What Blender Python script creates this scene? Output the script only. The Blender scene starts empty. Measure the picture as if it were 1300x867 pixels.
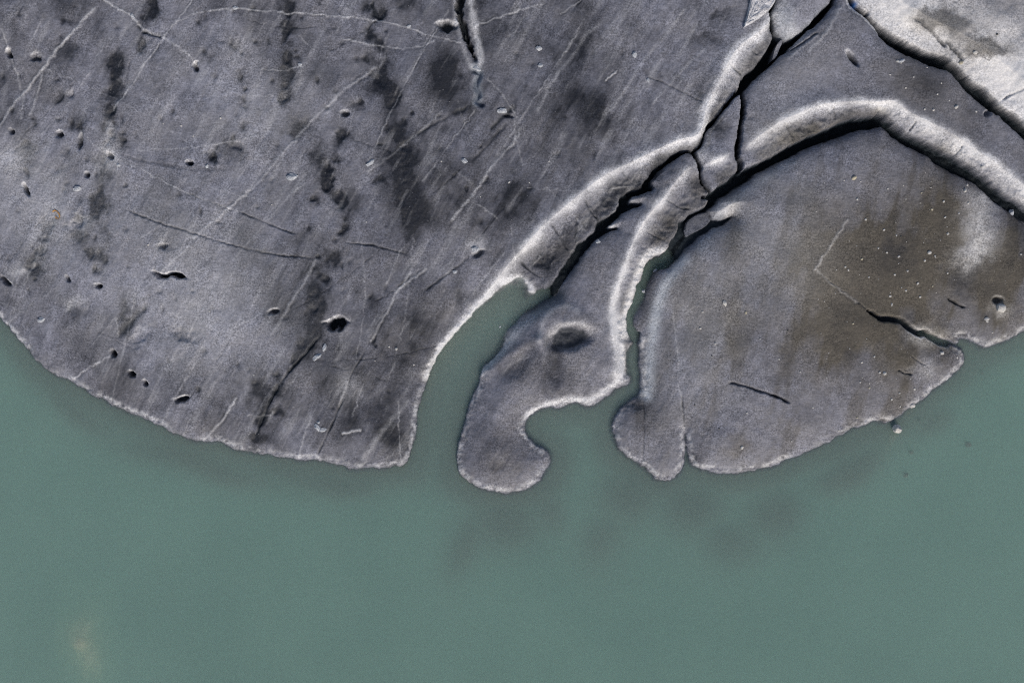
import bpy, math, random
import numpy as np

# ------------------------------------------------------------------ camera, sky, sun
scene = bpy.context.scene
CAM_H = 126.4                                   # drone looking straight down, 35 mm lens
M_PX = 0.1                                      # metres per photograph pixel on the water
cam_data = bpy.data.cameras.new('camera')
cam_data.lens = 35.0
cam_data.sensor_width = 36.0
cam_data.clip_end = 5000.0
cam = bpy.data.objects.new('camera', cam_data)
cam.location = (0.0, 0.0, CAM_H)
scene.collection.objects.link(cam)
scene.camera = cam

SUN_AZ = math.radians(160.0)                    # compass bearing of the sun (0 = top of the picture)
SUN_EL = math.radians(38.0)
world = bpy.data.worlds.new('World')
scene.world = world
world.use_nodes = True
wn = world.node_tree.nodes
wl = world.node_tree.links
sky = wn.new('ShaderNodeTexSky')
sky.sky_type = 'NISHITA'
sky.sun_disc = False
sky.sun_elevation = SUN_EL
sky.sun_rotation = SUN_AZ
sky.air_density = 1.0
sky.dust_density = 3.0
wl.new(sky.outputs[0], wn['Background'].inputs[0])
wn['Background'].inputs[1].default_value = 0.105

sun_data = bpy.data.lights.new('sun', 'SUN')
sun_data.energy = 1.85
sun_data.angle = math.radians(16.0)
sun_data.color = (1.0, 0.95, 0.88)
sun = bpy.data.objects.new('sun', sun_data)
sun.rotation_euler = (math.radians(90) - SUN_EL, 0.0, math.radians(180) - SUN_AZ)
sun.location = (20, -40, 60)
scene.collection.objects.link(sun)

vs = scene.view_settings
vs.view_transform = 'Standard'
vs.look = 'None'
vs.exposure = 0.0
vs.gamma = 1.0
vs.use_curve_mapping = False
cy = scene.cycles
cy.volume_bounces = 4
cy.max_bounces = 8
cy.transparent_max_bounces = 8
cy.use_denoising = False
cy.pixel_filter_type = 'BLACKMAN_HARRIS'
cy.filter_width = 1.15

# ------------------------------------------------------------------ helpers
rng = random.Random(7)
_yshore_x = [-500, 0, 100, 250, 400, 520, 600, 700, 800, 870, 1000, 1130, 1220, 1300, 1800]
_yshore_y = [300, 400, 488, 560, 583, 590, 470, 440, 470, 560, 580, 530, 440, 420, 380]


def surf_h(px, py):
    """rough height of the ice surface (m) under a traced point"""
    d = max(0.0, np.interp(px, _yshore_x, _yshore_y) - py) * M_PX
    return 0.3 + 0.9 * (1 - math.exp(-d / 3.0)) + 5.5 * (1 - math.exp(-d / 45.0))


def at(px, py, h=None):
    if h is None:
        h = surf_h(px, py)
    k = M_PX * (CAM_H - h) / CAM_H
    return ((px - 650.0) * k, (433.5 - py) * k)


def path(pts, h=None):
    return np.array([at(x, y, h) for x, y in pts], dtype=float)


def smooth_path(P, n=1):
    """Chaikin corner cutting on an open path, ends kept"""
    for _ in range(n):
        q = [P[0]]
        for a, b in zip(P[:-1], P[1:]):
            q.append(0.8 * a + 0.2 * b)
            q.append(0.2 * a + 0.8 * b)
        q.append(P[-1])
        P = np.array(q)
    return P


_tab = np.random.RandomState(11).rand(256 * 256).astype(np.float32).reshape(256, 256)


def vnoise(x, y, scale, seed=0):
    """value noise, 0..1"""
    u = x / scale + 37.17 * seed + 1000.3
    v = y / scale + 91.73 * seed + 1000.7
    iu = np.floor(u).astype(np.int64)
    iv = np.floor(v).astype(np.int64)
    fu = (u - iu).astype(np.float32)
    fv = (v - iv).astype(np.float32)
    fu = fu * fu * (3 - 2 * fu)
    fv = fv * fv * (3 - 2 * fv)
    a, b, c, d = iu & 255, iv & 255, (iu + 1) & 255, (iv + 1) & 255
    t = _tab
    return (t[b, a] * (1 - fu) + t[b, c] * fu) * (1 - fv) + (t[d, a] * (1 - fu) + t[d, c] * fu) * fv


def fbm(x, y, scale, octaves=4, seed=0, gain=0.5):
    s = np.zeros(np.shape(x), np.float32)
    amp, tot = 1.0, 0.0
    for o in range(octaves):
        s += amp * vnoise(x, y, scale / 2 ** o, seed + o * 3)
        tot += amp
        amp *= gain
    return s / tot


def sstep(a, b, x):
    t = np.clip((x - a) / (b - a), 0, 1)
    return t * t * (3 - 2 * t)


# ------------------------------------------------------------------ the sampling grid (metres)
STEP = 0.105


def axis(lo, hi, far_lo, far_hi):
    core = np.arange(lo, hi, STEP)
    left, s, v = [], STEP, lo
    while v > far_lo:
        s *= 1.12
        v -= s
        left.append(v)
    right, s, v = [], STEP, core[-1]
    while v < far_hi:
        s *= 1.12
        v += s
        right.append(v)
    return np.array(left[::-1] + list(core) + right)


XS = axis(-67.0, 67.0, -130.0, 130.0)
YS = axis(-19.8, 45.0, -19.9, 120.0)
NX, NY = len(XS), len(YS)
GX, GY = np.meshgrid(XS, YS)
GX = GX.astype(np.float32)
GY = GY.astype(np.float32)


def window(P, R):
    x0, x1 = P[:, 0].min() - R, P[:, 0].max() + R
    y0, y1 = P[:, 1].min() - R, P[:, 1].max() + R
    i0, i1 = np.searchsorted(XS, [x0, x1])
    j0, j1 = np.searchsorted(YS, [y0, y1])
    return slice(max(j0 - 1, 0), min(j1 + 1, NY)), slice(max(i0 - 1, 0), min(i1 + 1, NX))


def line_field(P, R, closed=False, signed=False):
    """distance to a polyline up to R; with signed, also the side (+ = left of travel) and the running length"""
    D = np.full((NY, NX), R, np.float32)
    S = np.zeros((NY, NX), np.float32) if signed else None
    T = np.zeros((NY, NX), np.float32)
    n = len(P)
    run = 0.0
    for k in range(n if closed else n - 1):
        a, b = P[k], P[(k + 1) % n]
        e = b - a
        L = float(np.hypot(*e))
        if L < 1e-6:
            continue
        w = window(np.array([a, b]), R)
        gx, gy = GX[w], GY[w]
        if gx.size == 0:
            run += L
            continue
        t = np.clip(((gx - a[0]) * e[0] + (gy - a[1]) * e[1]) / (L * L), 0, 1)
        dd = np.hypot(gx - a[0] - t * e[0], gy - a[1] - t * e[1])
        m = dd < D[w]
        D[w] = np.where(m, dd, D[w])
        T[w] = np.where(m, run + t * L, T[w])
        if signed:
            cr = e[0] * (gy - a[1]) - e[1] * (gx - a[0])
            S[w] = np.where(m, np.sign(cr), S[w])
        run += L
    if signed:
        return D, S, T, run
    return D, T, run


def inside(P):
    cnt = np.zeros((NY, NX + 1), np.int32)
    n = len(P)
    for k in range(n):
        (xa, ya), (xb, yb) = P[k], P[(k + 1) % n]
        if ya == yb:
            continue
        lo, hi = min(ya, yb), max(ya, yb)
        j0, j1 = np.searchsorted(YS, [lo, hi])
        if j1 <= j0:
            continue
        jj = np.arange(j0, j1)
        xc = xa + (YS[jj] - ya) / (yb - ya) * (xb - xa)
        ii = np.searchsorted(XS, xc)
        np.add.at(cnt, (jj, ii), 1)
    return (np.cumsum(cnt, axis=1)[:, :NX] & 1).astype(bool)


# ------------------------------------------------------------------ traced outlines (photograph pixels)
SHORE_A = [(-60, 330), (-20, 385), (5, 408), (18, 423), (33, 441), (51, 460), (69, 474), (89, 482), (109, 494), (127, 504), (142, 512),
           (162, 521), (183, 528), (201, 538), (218, 547), (234, 554), (251, 560), (267, 560), (277, 559), (287, 564),
           (305, 571), (320, 573), (338, 575), (366, 580), (383, 583), (401, 581), (422, 587), (438, 589), (444, 595), (462, 593),
           (472, 591), (482, 593), (498, 591), (513, 590), (519, 583), (523, 568), (527, 545), (529, 522), (533, 507),
           (539, 486), (546, 469), (556, 448), (571, 429), (586, 413), (599, 399), (610, 389), (625, 377), (638, 368),
           (645, 364), (656, 364), (663, 370), (665, 378)]
CREV1_NW = [(668, 381), (686, 366), (694, 365), (703, 359), (710, 345), (719, 331), (732, 313), (744, 304), (757, 293),
            (760, 283), (771, 276), (783, 267), (787, 260), (788, 251), (794, 245), (804, 240), (816, 237), (820, 228), (831, 215),
            (845, 203), (854, 196), (863, 191)]
CREV3_NW = [(876, 188), (882, 189), (890, 185), (894, 177), (895, 168), (900, 158), (908, 150), (918, 139), (930, 124), (941, 111), (944, 101), (950, 92),
            (962, 81), (973, 69), (977, 62), (984, 52), (986, 46), (983, 34), (981, 23), (978, 12), (984, 2), (988, -20)]
CREV1_SE = [(866, 194), (849, 206), (835, 218), (827, 229), (832, 238), (818, 243), (805, 247), (799, 252), (801, 258), (818, 257), (804, 261),
            (794, 266), (786, 273), (778, 281), (770, 288), (787, 289), (774, 293), (760, 300), (756, 304), (746, 313), (739, 324), (730, 338), (719, 352),
            (710, 364), (702, 374), (684, 384), (666, 395), (656, 408), (644, 421)]
SHORE_B = [(631, 438), (621, 453), (612, 468), (607, 488), (598, 509), (592, 527), (587, 547), (582, 567), (580, 582),
           (583, 600), (593, 610), (608, 618), (626, 622), (644, 625), (659, 622), (677, 615), (687, 604), (697, 587), (696, 577),
           (689, 571), (677, 563), (669, 554), (664, 547), (665, 538), (670, 528), (682, 519), (694, 515), (712, 515), (725, 511),
           (736, 509), (741, 514), (750, 514), (763, 506), (778, 496), (788, 489), (798, 485), (801, 476), (800, 461), (800, 448)]
CREV2_W = [(805, 438), (804, 434), (801, 430), (799, 423), (797, 414), (798, 400), (802, 391), (808, 380), (810, 370), (812, 361), (818, 354),
           (819, 341), (825, 331), (835, 326), (843, 323), (848, 316), (855, 304), (864, 292), (865, 281), (870, 280), (877, 272), (887, 266),
           (900, 258), (902, 252), (893, 248), (903, 245)]
CRACK_BC = [(900, 238), (893, 230), (890, 221), (889, 210), (885, 200), (881, 192)]
OUT_C = [(886, 191), (893, 186), (897, 178), (898, 169), (904, 160), (912, 152), (921, 141), (932, 126), (941, 117), (942.5, 125), (942.5, 138), (940, 152),
         (938, 168), (935, 184), (934.5, 198), (938, 206), (939.5, 216), (930, 222), (928, 226), (914, 233), (907, 241), (903, 237), (896, 230), (893, 221),
         (893, 210), (889, 200)]
OUT_D = [(1100, -500), (1081, -10), (1083, 3), (1100, 13), (1109, 23), (1119, 35), (1124, 43), (1134, 53), (1148, 62), (1155, 65), (1169, 71), (1185, 78), (1201, 83), (1211, 86),
         (1214, 90), (1222, 99), (1231, 111), (1240, 118), (1254, 129), (1270, 141), (1282, 151), (1300, 167), (1420, 270), (1900, 600), (1900, 660), (1360, 310), (1300, 258), (1289, 252),
         (1284, 249), (1268, 234), (1252, 220), (1238, 211), (1220, 201), (1201, 190), (1190, 183), (1176, 175), (1158, 169), (1141, 157), (1130, 146),
         (1120, 138), (1118, 143), (1107, 145), (1089, 146), (1071, 153), (1046, 165), (1021, 176), (995, 189), (972, 202), (955, 210), (944, 219),
         (943, 206), (939.5, 198), (940, 184), (942.5, 168), (945.5, 152), (947.5, 138), (947.5, 124), (947, 115), (954, 105), (964, 93), (975, 82), (986, 75), (995, 65), (1002, 60),
         (1008, 54), (1020, 43), (1034, 32), (1048, 18), (1063, 2), (1066, -10), (1080, -500)]
OUT_E = [(1900, 640), (1370, 330), (1300, 270), (1273, 252), (1256, 236), (1238, 224), (1226, 216), (1211, 210), (1197, 201), (1187, 192), (1176, 188), (1164, 181), (1148, 171),
         (1135, 160), (1127, 154), (1111, 158), (1096, 159), (1084, 164), (1070, 169), (1046, 176), (1020, 188), (995, 202), (972, 212), (960, 219), (951, 228),
         (937, 237), (919, 246), (910, 256), (901, 265), (908, 278), (924, 277), (937, 271), (925, 281), (909, 285), (899, 293), (886, 302), (873, 315), (864, 327), (853, 337), (844, 338),
         (836, 341), (830, 348), (825, 360), (821, 369), (818, 378), (811, 390), (807, 400), (806, 410), (811, 418), (816, 422), (815, 442),
         (814, 466), (815, 483), (813, 499), (801, 509), (789, 520), (782, 529), (779, 539), (782, 557), (788, 570), (801, 580), (816, 589),
         (824, 598), (834, 607), (849, 608), (859, 605), (864, 595), (868, 581), (870, 565), (869.5, 545), (871, 545), (872, 565), (875, 578), (878, 587), (887, 594), (902, 596), (920, 599),
         (940, 598), (961, 595), (983, 590), (1000, 582), (1017, 575), (1032, 569), (1050, 561), (1071, 548), (1092, 540), (1112, 533),
         (1127, 534), (1142, 526), (1158, 516), (1170, 507), (1186, 492), (1203, 481), (1216, 469), (1223, 459), (1222, 447), (1214, 440),
         (1202, 436), (1192, 431), (1183, 429), (1172, 426), (1160, 420), (1150, 411), (1141, 408), (1132, 408), (1122, 407), (1108, 397), (1108, 395), (1122, 403), (1132, 402), (1143, 403), (1150, 406), (1158, 414), (1170, 421), (1176, 419),
         (1186, 425), (1195, 426), (1206, 432), (1217, 434), (1217, 428), (1224, 426), (1234, 431), (1244, 437), (1252, 441), (1262, 437),
         (1275, 432), (1290, 424), (1300, 418), (1400, 405), (1900, 420)]
OUT_F = [(1115, -500), (1083, -12), (1091, 5), (1103, 11), (1111, 19), (1119, 28), (1128, 35), (1144, 43), (1158, 51), (1176, 60), (1194, 65), (1208, 68), (1214, 76),
         (1222, 82), (1233, 94), (1247, 104), (1261, 115), (1273, 125), (1282, 136), (1293, 143), (1300, 147), (1420, 250), (1900, 570), (1900, -500)]
OUT_G = [(990, -500), (993, -20), (988, 3), (983, 12), (985, 23), (987, 34), (992, 40), (1001, 47), (1008, 44), (1016, 40), (1030, 27), (1044, 13), (1057, 0), (1062, -12), (1076, -500)]

OUT_A = [(-900, -500), (-900, 330)] + SHORE_A + CREV1_NW + CREV3_NW + [(986, -500)]
OUT_B = CREV1_SE + SHORE_B + CREV2_W + CRACK_BC + [(872, 192)]

SLABS = {}
for key, out in dict(A=OUT_A, B=OUT_B, C=OUT_C, D=OUT_D, E=OUT_E, F=OUT_F, G=OUT_G).items():
    P = path(out)
    SLABS[key] = smooth_path(np.vstack([P, P[:1]]), 1)[:-1]

# signed distance of every slab (positive inside), with a little wear on the outline
wear = (fbm(GX, GY, 1.6, 3, 5) - 0.5) * 0.5 + (fbm(GX, GY, 0.6, 3, 9, .65) - 0.5) * 0.42
NEAR = 9.0
SD = {}
for key, P in SLABS.items():
    D, _, _ = line_field(P, NEAR, closed=True)
    ins = inside(P)
    fade = np.exp(-(D / 1.2) ** 2)
    sharp = {'C': 0.45, 'G': 0.5, 'B': 0.75}.get(key, 0.85)
    SD[key] = (np.where(ins, D, -D) + wear * fade * sharp).astype(np.float32)
LAND = np.max(np.stack(list(SD.values())), axis=0)

# distance inland from the open lake (coarse, then resampled)
SHORE_E = OUT_E[OUT_E.index((815, 442)):OUT_E.index((1202, 436)) + 1]
SHORE_E2 = OUT_E[OUT_E.index((1217, 428)):]
cx = np.arange(-135, 136, 1.0)
cyy = np.arange(-48, 126, 1.0)
CX, CY = np.meshgrid(cx, cyy)
cd = np.full(CX.shape, 1e9)
for seq in (path(SHORE_A), path(SHORE_B), path(SHORE_E), path(SHORE_E2)):
    for a, b in zip(seq[:-1], seq[1:]):
        e = b - a
        t = np.clip(((CX - a[0]) * e[0] + (CY - a[1]) * e[1]) / (e @ e + 1e-9), 0, 1)
        cd = np.minimum(cd, np.hypot(CX - a[0] - t * e[0], CY - a[1] - t * e[1]))


def resample(C, x, y):
    fx = np.clip((x - cx[0]), 0, len(cx) - 1.001)
    fy = np.clip((y - cyy[0]), 0, len(cyy) - 1.001)
    i, j = fx.astype(int), fy.astype(int)
    u, v = fx - i, fy - j
    return ((C[j, i] * (1 - u) + C[j, i + 1] * u) * (1 - v) + (C[j + 1, i] * (1 - u) + C[j + 1, i + 1] * u) * v).astype(np.float32)


DSH = resample(cd, GX, GY)

# ------------------------------------------------------------------ top surface of the ice and its dirt
for key in 'ABDEF':                                # the open gaps are a little wider than their traced lips
    SD[key] -= 0.13 * sstep(2.0, 5.0, DSH)

TOP = 0.3 + 0.9 * (1 - np.exp(-DSH / 3.0)) + 5.5 * (1 - np.exp(-DSH / 45.0))
TOP += (fbm(GX, GY, 11.0, 3, 21) - 0.5) * 0.9 * sstep(0, 8, DSH)
TOP += (fbm(GX + 0.5 * GY, GY, 3.2, 2, 31) - 0.5) * 0.30 * sstep(0, 2, DSH)
TOP += (fbm(GX, GY, 0.55, 3, 41, 0.8) - 0.5) * 0.07
flow_u, flow_v = GX * 0.5 + GY * 0.866, GX * 0.866 - GY * 0.5
TOP += (fbm(flow_u / 7.0, flow_v, 1.1, 4, 45, 0.6) - 0.5) * 0.16 * sstep(0, 2, DSH) * np.where(GX < 25, 1.0, 0.4)
TOP -= np.abs(fbm(GX, GY, 1.7, 3, 49, 0.6) - 0.5) * 0.07
WHITE = np.zeros((NY, NX), np.float32)      # clean pale ice, plus sunlight painted on crests and sunward rims
SOOT = np.zeros((NY, NX), np.float32)       # dark dust
BROWN = np.zeros((NY, NX), np.float32)      # silt
BLUE = np.zeros((NY, NX), np.float32)       # pale bluish bare ice, plus skylight painted on shaded banks
WET_SHADE = np.zeros((NY, NX), np.float32)        # dark dense ice, plus shade painted into holes, gaps and the finger bank
DEEP = np.zeros((NY, NX), np.float32)       # vivid blue ice


WARP_X = fbm(GX, GY, 0.9, 3, 701, .6) - .5
WARP_Y = fbm(GX, GY, 0.9, 3, 733, .6) - .5
WARP_BX = fbm(GX, GY, 3.5, 3, 761, .6) - .5
WARP_BY = fbm(GX, GY, 3.5, 3, 787, .6) - .5


def blob(px, py, rx, ry, ang=0.0, power=2.0, tear=1.0):
    """soft ellipse, 1 in the middle; ang in degrees, picture sense (clockwise)"""
    x, y = at(px, py)
    rx, ry = rx * M_PX, ry * M_PX
    R = max(rx, ry) * 2.6
    w = window(np.array([[x, y]]), R)
    k1 = 1.6 * min(rx, ry, 0.8) * tear
    k2 = 1.8 * min(max(rx, ry) - 0.4, 1.5) if max(rx, ry) > 0.6 else 0.0
    k2 *= tear ** 2
    gx = GX[w] - x + k1 * WARP_X[w] + k2 * WARP_BX[w]
    gy = GY[w] - y + k1 * WARP_Y[w] + k2 * WARP_BY[w]
    c, s = math.cos(math.radians(-ang)), math.sin(math.radians(-ang))
    u, v = (gx * c + gy * s) / rx, (-gx * s + gy * c) / ry
    return w, np.exp(-(u * u + v * v) ** (power / 2)), u, v


def lane(px_pts, R, n=1, wob=0.0, h=None):
    P = smooth_path(path(px_pts, h), n)
    if wob:
        q = [P[0]]
        for a, b in zip(P[:-1], P[1:]):
            L = float(np.hypot(*(b - a)))
            m = max(1, int(L / 0.35))
            for k in range(1, m + 1):
                j = np.array([rng.gauss(0, wob), rng.gauss(0, wob)])
                q.append(a + (b - a) * k / m + j)
        P = np.array(q)
    D, T, L = line_field(P, R)
    return D, T, L


# --- crests above the crevasses (walked so that the gap is on the left)
CRESTS = {
    'A': [(1003, -30), (980, 26), (963, 42), (945, 53), (931, 69), (918, 94), (909, 113), (898, 134), (894, 158), (887, 173), (866, 176), (848, 184), (831, 192),
          (804, 205), (778, 217), (755, 231), (737, 246), (719, 261), (701, 276), (684, 292), (666, 313), (648, 332), (631, 355), (613, 379), (595, 401), (578, 420),
          (560, 441), (547, 466), (538, 488)],
    'B': [(880, 206), (873, 214), (855, 235), (840, 256), (820, 277), (809, 297), (802, 311), (795, 331), (788, 352), (781, 373), (778, 391), (778, 414), (781, 440), (782, 485)],
    'C': [(931, 190), (922, 198), (910, 203), (894, 209)],
    'D': [(1400, 300), (1300, 236), (1275, 215), (1249, 197), (1224, 179), (1199, 165), (1173, 152), (1153, 141), (1135, 127), (1117, 130), (1097, 128), (1071, 129), (1046, 132), (1021, 141), (995, 152),
          (970, 169), (958, 178), (944, 192)],
    'F': [(1420, 210), (1300, 100), (1262, 72), (1235, 52), (1205, 35), (1180, 22), (1150, 5), (1120, -20), (1105, -60)],
}
CW = {'A': 0.66, 'B': 0.55, 'C': 0.5, 'D': 0.58, 'F': 2.0}
for key, pts in CRESTS.items():
    P = smooth_path(path(pts), 2)
    D, S, T, L = line_field(P, 9.0, signed=True)
    own = SD[key] > -0.6
    for o in SD:
        if o != key:
            own &= SD[key] >= SD[o]
    d_edge = np.maximum(SD[key], 0.0)
    gap_side = S > 0
    ends = sstep(0.0, 1.5, T) * sstep(0.0, 1.5, L - T)
    wob = (fbm(GX, GY, 1.8, 3, 57) - 0.5)
    Dn = D + wob * 0.8 + WARP_X * 0.35
    frac = np.where(gap_side, D / (D + d_edge + 0.05), 0.0)
    reach = np.exp(-(D / (5.0 if key != 'F' else 8.0)) ** 4)
    drop = {'A': 0.8, 'B': 0.65, 'C': 0.45, 'D': 0.55, 'F': 0.8}[key] * (0.6 + 0.8 * fbm(GX, GY, 5.0, 3, 69))
    rise = 0.30 * np.exp(-(D / 1.3) ** 2) * (0.5 + fbm(GX, GY, 4.0, 2, 67))
    TOP += np.where(own, ends * reach * (rise - drop * frac ** 0.6), 0).astype(np.float32)
    ridg = np.abs(fbm(GX, GY, 1.3, 3, 167, .6) - 0.5) * 2
    TOP += np.where(own & gap_side, ends * reach * sstep(0.15, 0.5, frac) * (0.10 - 0.45 * ridg) * (0.35 if key == 'F' else 1.0), 0).astype(np.float32)
    uneven = 0.05 + 1.7 * fbm(GX, GY, 2.8, 4, 63, .6)
    wgap = np.where(gap_side, 1.0, 0.75) * CW[key]
    if key == 'D':                                  # right of the kink the whole lip gets the white
        wgap = wgap * (1 + 1.3 * sstep(44.5, 48, GX) * gap_side)
    prof = 0.80 * np.exp(-(np.maximum(Dn, 0) / wgap) ** 2) + 0.30 * np.exp(-np.maximum(Dn, 0) / (1.5 * wgap))
    WHITE += np.where(own, ends * prof * np.clip(uneven, 0, 1.25), 0).astype(np.float32)  # cleaner ice, together with painted sunlight on the slope facing the sun
    if key in 'ABCD':
        left_part = 1 - (sstep(44.5, 48, GX) if key == 'D' else 0)
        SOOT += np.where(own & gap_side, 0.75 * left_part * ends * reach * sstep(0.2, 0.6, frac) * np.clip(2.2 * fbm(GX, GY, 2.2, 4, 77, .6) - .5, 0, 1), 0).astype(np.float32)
        BROWN += np.where(own & gap_side, 0.9 * left_part * ends * reach * sstep(0.35, 0.8, frac) * fbm(GX, GY, 2.0, 3, 71), 0).astype(np.float32)

# north-west facing rims sag into the gaps
for key, amp, wid in (('E', 1.2, 1.2), ('B', 0.7, 0.9), ('D', 0.9, 0.9), ('G', 1.0, 1.2)):
    d = np.maximum(SD[key], 0)
    side = {'E': OUT_E[:OUT_E.index((816, 422)) + 1], 'B': CREV1_SE, 'D': OUT_D[:OUT_D.index((1420, 270)) + 1]}.get(key)
    if side:                                        # only the rims that face up the picture
        d = np.maximum(line_field(path(side), 9.0)[0], d)
    if key == 'D':
        back = line_field(path(OUT_D[OUT_D.index((947, 115)):]), 9.0)[0]
        d = np.minimum(d, np.maximum(back, SD[key]))
    own = (SD[key] > -0.6)
    for o in SD:
        if o != key:
            own &= SD[key] >= SD[o]
    inland = sstep(1.0, 6.0, DSH)
    if key == 'E':
        TOP -= np.where(own, 0.7 * inland * np.exp(-d / 5.0), 0).astype(np.float32)
    TOP -= np.where(own, amp * inland * np.exp(-d / wid), 0).astype(np.float32)

# --- rounded, frayed rim along the lake
rim = np.exp(-np.maximum(LAND, 0) / 0.45) * (1 - sstep(1.5, 4.0, DSH))
TOP -= 0.22 * rim
fray = fbm(GX, GY, 0.5, 3, 83)
WHITE += 0.55 * np.exp(-((LAND - 0.28) / 0.33) ** 2) * (1 - sstep(1.0, 2.2, DSH)) * sstep(0.28, 0.62, fray) * sstep(0.25, 0.6, fbm(GX, GY, 3.0, 3, 85))
TOP += 0.28 * (fray - 0.45) * np.exp(-((LAND - 0.4) / 0.6) ** 2) * (1 - sstep(1.0, 2.2, DSH))

# --- pale strips beside the water in the second gap and round the inlet head
for pts, wd, a in (([(842, 318), (828, 319), (816, 333), (807, 361), (798, 388), (793, 410), (796, 425)], 0.55, 0.9),
                   ([(640, 358), (652, 352), (663, 354), (672, 362), (676, 372)], 0.5, 1.2),
                   ([(790, 440), (790, 478), (770, 494), (748, 508), (722, 506), (690, 514), (670, 527)], 0.38, 0.75),
                   ([(786, 400), (787, 440), (790, 475)], 0.8, 0.45),
                   ([(702, 424), (711, 415), (726, 410), (742, 411), (750, 424)], 0.2, .3),
                   ([(684, 432), (688, 408), (702, 392), (718, 387), (733, 395)], 0.35, 0.3),
                   ([(652, 425), (640, 444), (622, 462), (614, 470)], 0.5, 0.4)):
    D, T, L = lane(pts, 3.0, 2)
    WHITE += a * np.exp(-((D + (fray - 0.5) * 0.3) / wd) ** 2)
for pts, wd, a in (([(872, 327), (855, 347), (842, 370), (834, 400), (828, 440), (825, 480), (822, 502)], 0.7, 1.25),
                   ([(1010, 200), (960, 232), (925, 258), (895, 312)], 0.8, 0.5),
                   ([(700, 383), (672, 405), (650, 432)], 0.7, 0.5),
                   ([(990, 8), (996, 25), (1004, 38)], 1.2, 0.9), ([(1052, 5), (1030, 30), (1010, 50)], 0.5, 0.5),
                   ([(602, 84), (609, 92), (604, 108), (608, 118), (605, 128)], 0.45, 1.3)):
    D, T, L = lane(pts, 4.0, 2)
    WHITE += 0.13 * a * np.exp(-(D / wd) ** 2) * (a > 1.2) * (GX > 10)
    BLUE += a * np.exp(-(D / wd) ** 2) * (0.6 + 0.8 * (fbm(GX, GY, 1.5, 3, 97) - 0.2))  # bluish ice; on the north-west banks the tint paints skylit shade

# --- thin veins and hair cracks
VEINS = [  # points, width m, relief m, white
    ([(128, -4), (140, 6), (150, 10), (162, 17), (170, 24), (180, 36), (192, 42), (205, 46), (216, 52), (235, 66), (243, 74), (248, 84)], .11, .05, .8),
    ([(207, 45), (215, 35), (224, 26), (245, 17), (275, 12), (300, 10), (335, 13), (390, 15), (440, 19), (480, 24), (505, 28), (530, 38), (560, 47), (585, 53)], .09, .04, .6),
    ([(117, 8), (108, 18), (85, 42), (67, 60), (54, 82), (40, 99), (26, 118), (10, 138), (0, 155), (-20, 190)], .16, .06, .7),
    ([(0, 35), (5, 52), (10, 66), (18, 92), (23, 113)], .11, .04, .55),
    ([(222, 28), (238, 8), (245, -6)], .1, .03, .5), ([(207, 46), (185, 75), (168, 105), (150, 125), (141, 136)], .1, .03, .5),
    ([(52, 84), (48, 104), (42, 125), (35, 145)], .12, .03, .4), ([(27, 118), (24, 150)], .1, .02, .3),
    ([(475, 82), (450, 100), (420, 125), (385, 161), (352, 200), (330, 228), (305, 250), (270, 282), (245, 302)], .16, .03, .42),
    ([(108, 173), (125, 190), (150, 203), (180, 215), (205, 229), (232, 243), (262, 256), (300, 268)], .09, .03, .5),
    ([(432, 47), (462, 52), (490, 57), (505, 59), (530, 57), (550, 50)], .1, .03, .5),
    ([(603, 32), (625, 22), (655, 12), (692, 2)], .1, .03, .55), ([(712, 16), (738, 0)], .1, .03, .5),
    ([(661, 161), (648, 185), (630, 202), (610, 230), (590, 258), (573, 277)], .17, .03, .5),
    ([(760, 30), (742, 45), (728, 70), (700, 100), (683, 140)], .2, .02, .3), ([(870, 10), (845, 45), (818, 75), (800, 105), (775, 140)], .18, .02, .28),
    ([(300, 505), (286, 528), (272, 545), (258, 558)], .14, .03, .6), ([(140, 452), (118, 463), (92, 481)], .12, .03, .6),
    ([(400, 330), (385, 360), (362, 395), (345, 425)], .18, .03, .4), ([(520, 345), (505, 366), (490, 395), (478, 420), (470, 432)], .14, .03, .5),
    ([(540, 340), (520, 355), (500, 370)], .16, .03, .4), ([(440, 485), (436, 500), (430, 516)], .2, .04, .5),
    ([(516, 510), (500, 530), (480, 555), (462, 580)], .3, .03, .35), ([(435, 550), (448, 547), (457, 546)], .12, .06, .8),
    ([(175, 190), (240, 188), (300, 178), (330, 170)], .08, .02, .35), ([(330, 87), (360, 87), (383, 82)], .08, .02, .4),
    ([(1078, 279), (1062, 302), (1048, 324), (1036, 342)], .15, .04, .5), ([(1036, 342), (1058, 360), (1076, 374), (1090, 383)], .12, .04, .5),
    ([(857, 395), (860, 430), (863, 455), (861, 478), (866, 520), (870, 548)], .1, .03, .35), ([(905, 450), (940, 380)], .3, .0, .12),
    ([(1070, 8), (1050, 40), (1030, 62)], .2, .03, .4), ([(770, 101), (777, 94), (783, 90)], .1, .06, .8), ([(1040, 44), (1020, 58), (1004, 70)], .15, .05, .3),
    ([(385, 230), (360, 255), (330, 290), (300, 325)], .12, .02, .22), ([(560, 140), (520, 175), (490, 200), (465, 215)], .14, .03, .3),
    ([(640, 320), (615, 350), (600, 372)], .12, .02, .3), ([(895, 60), (860, 95), (830, 130)], .14, .02, .25), ([(240, 312), (215, 335), (200, 350)], .1, .02, .25),
]
N_TRACED = len(VEINS)
vr = random.Random(91)
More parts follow.
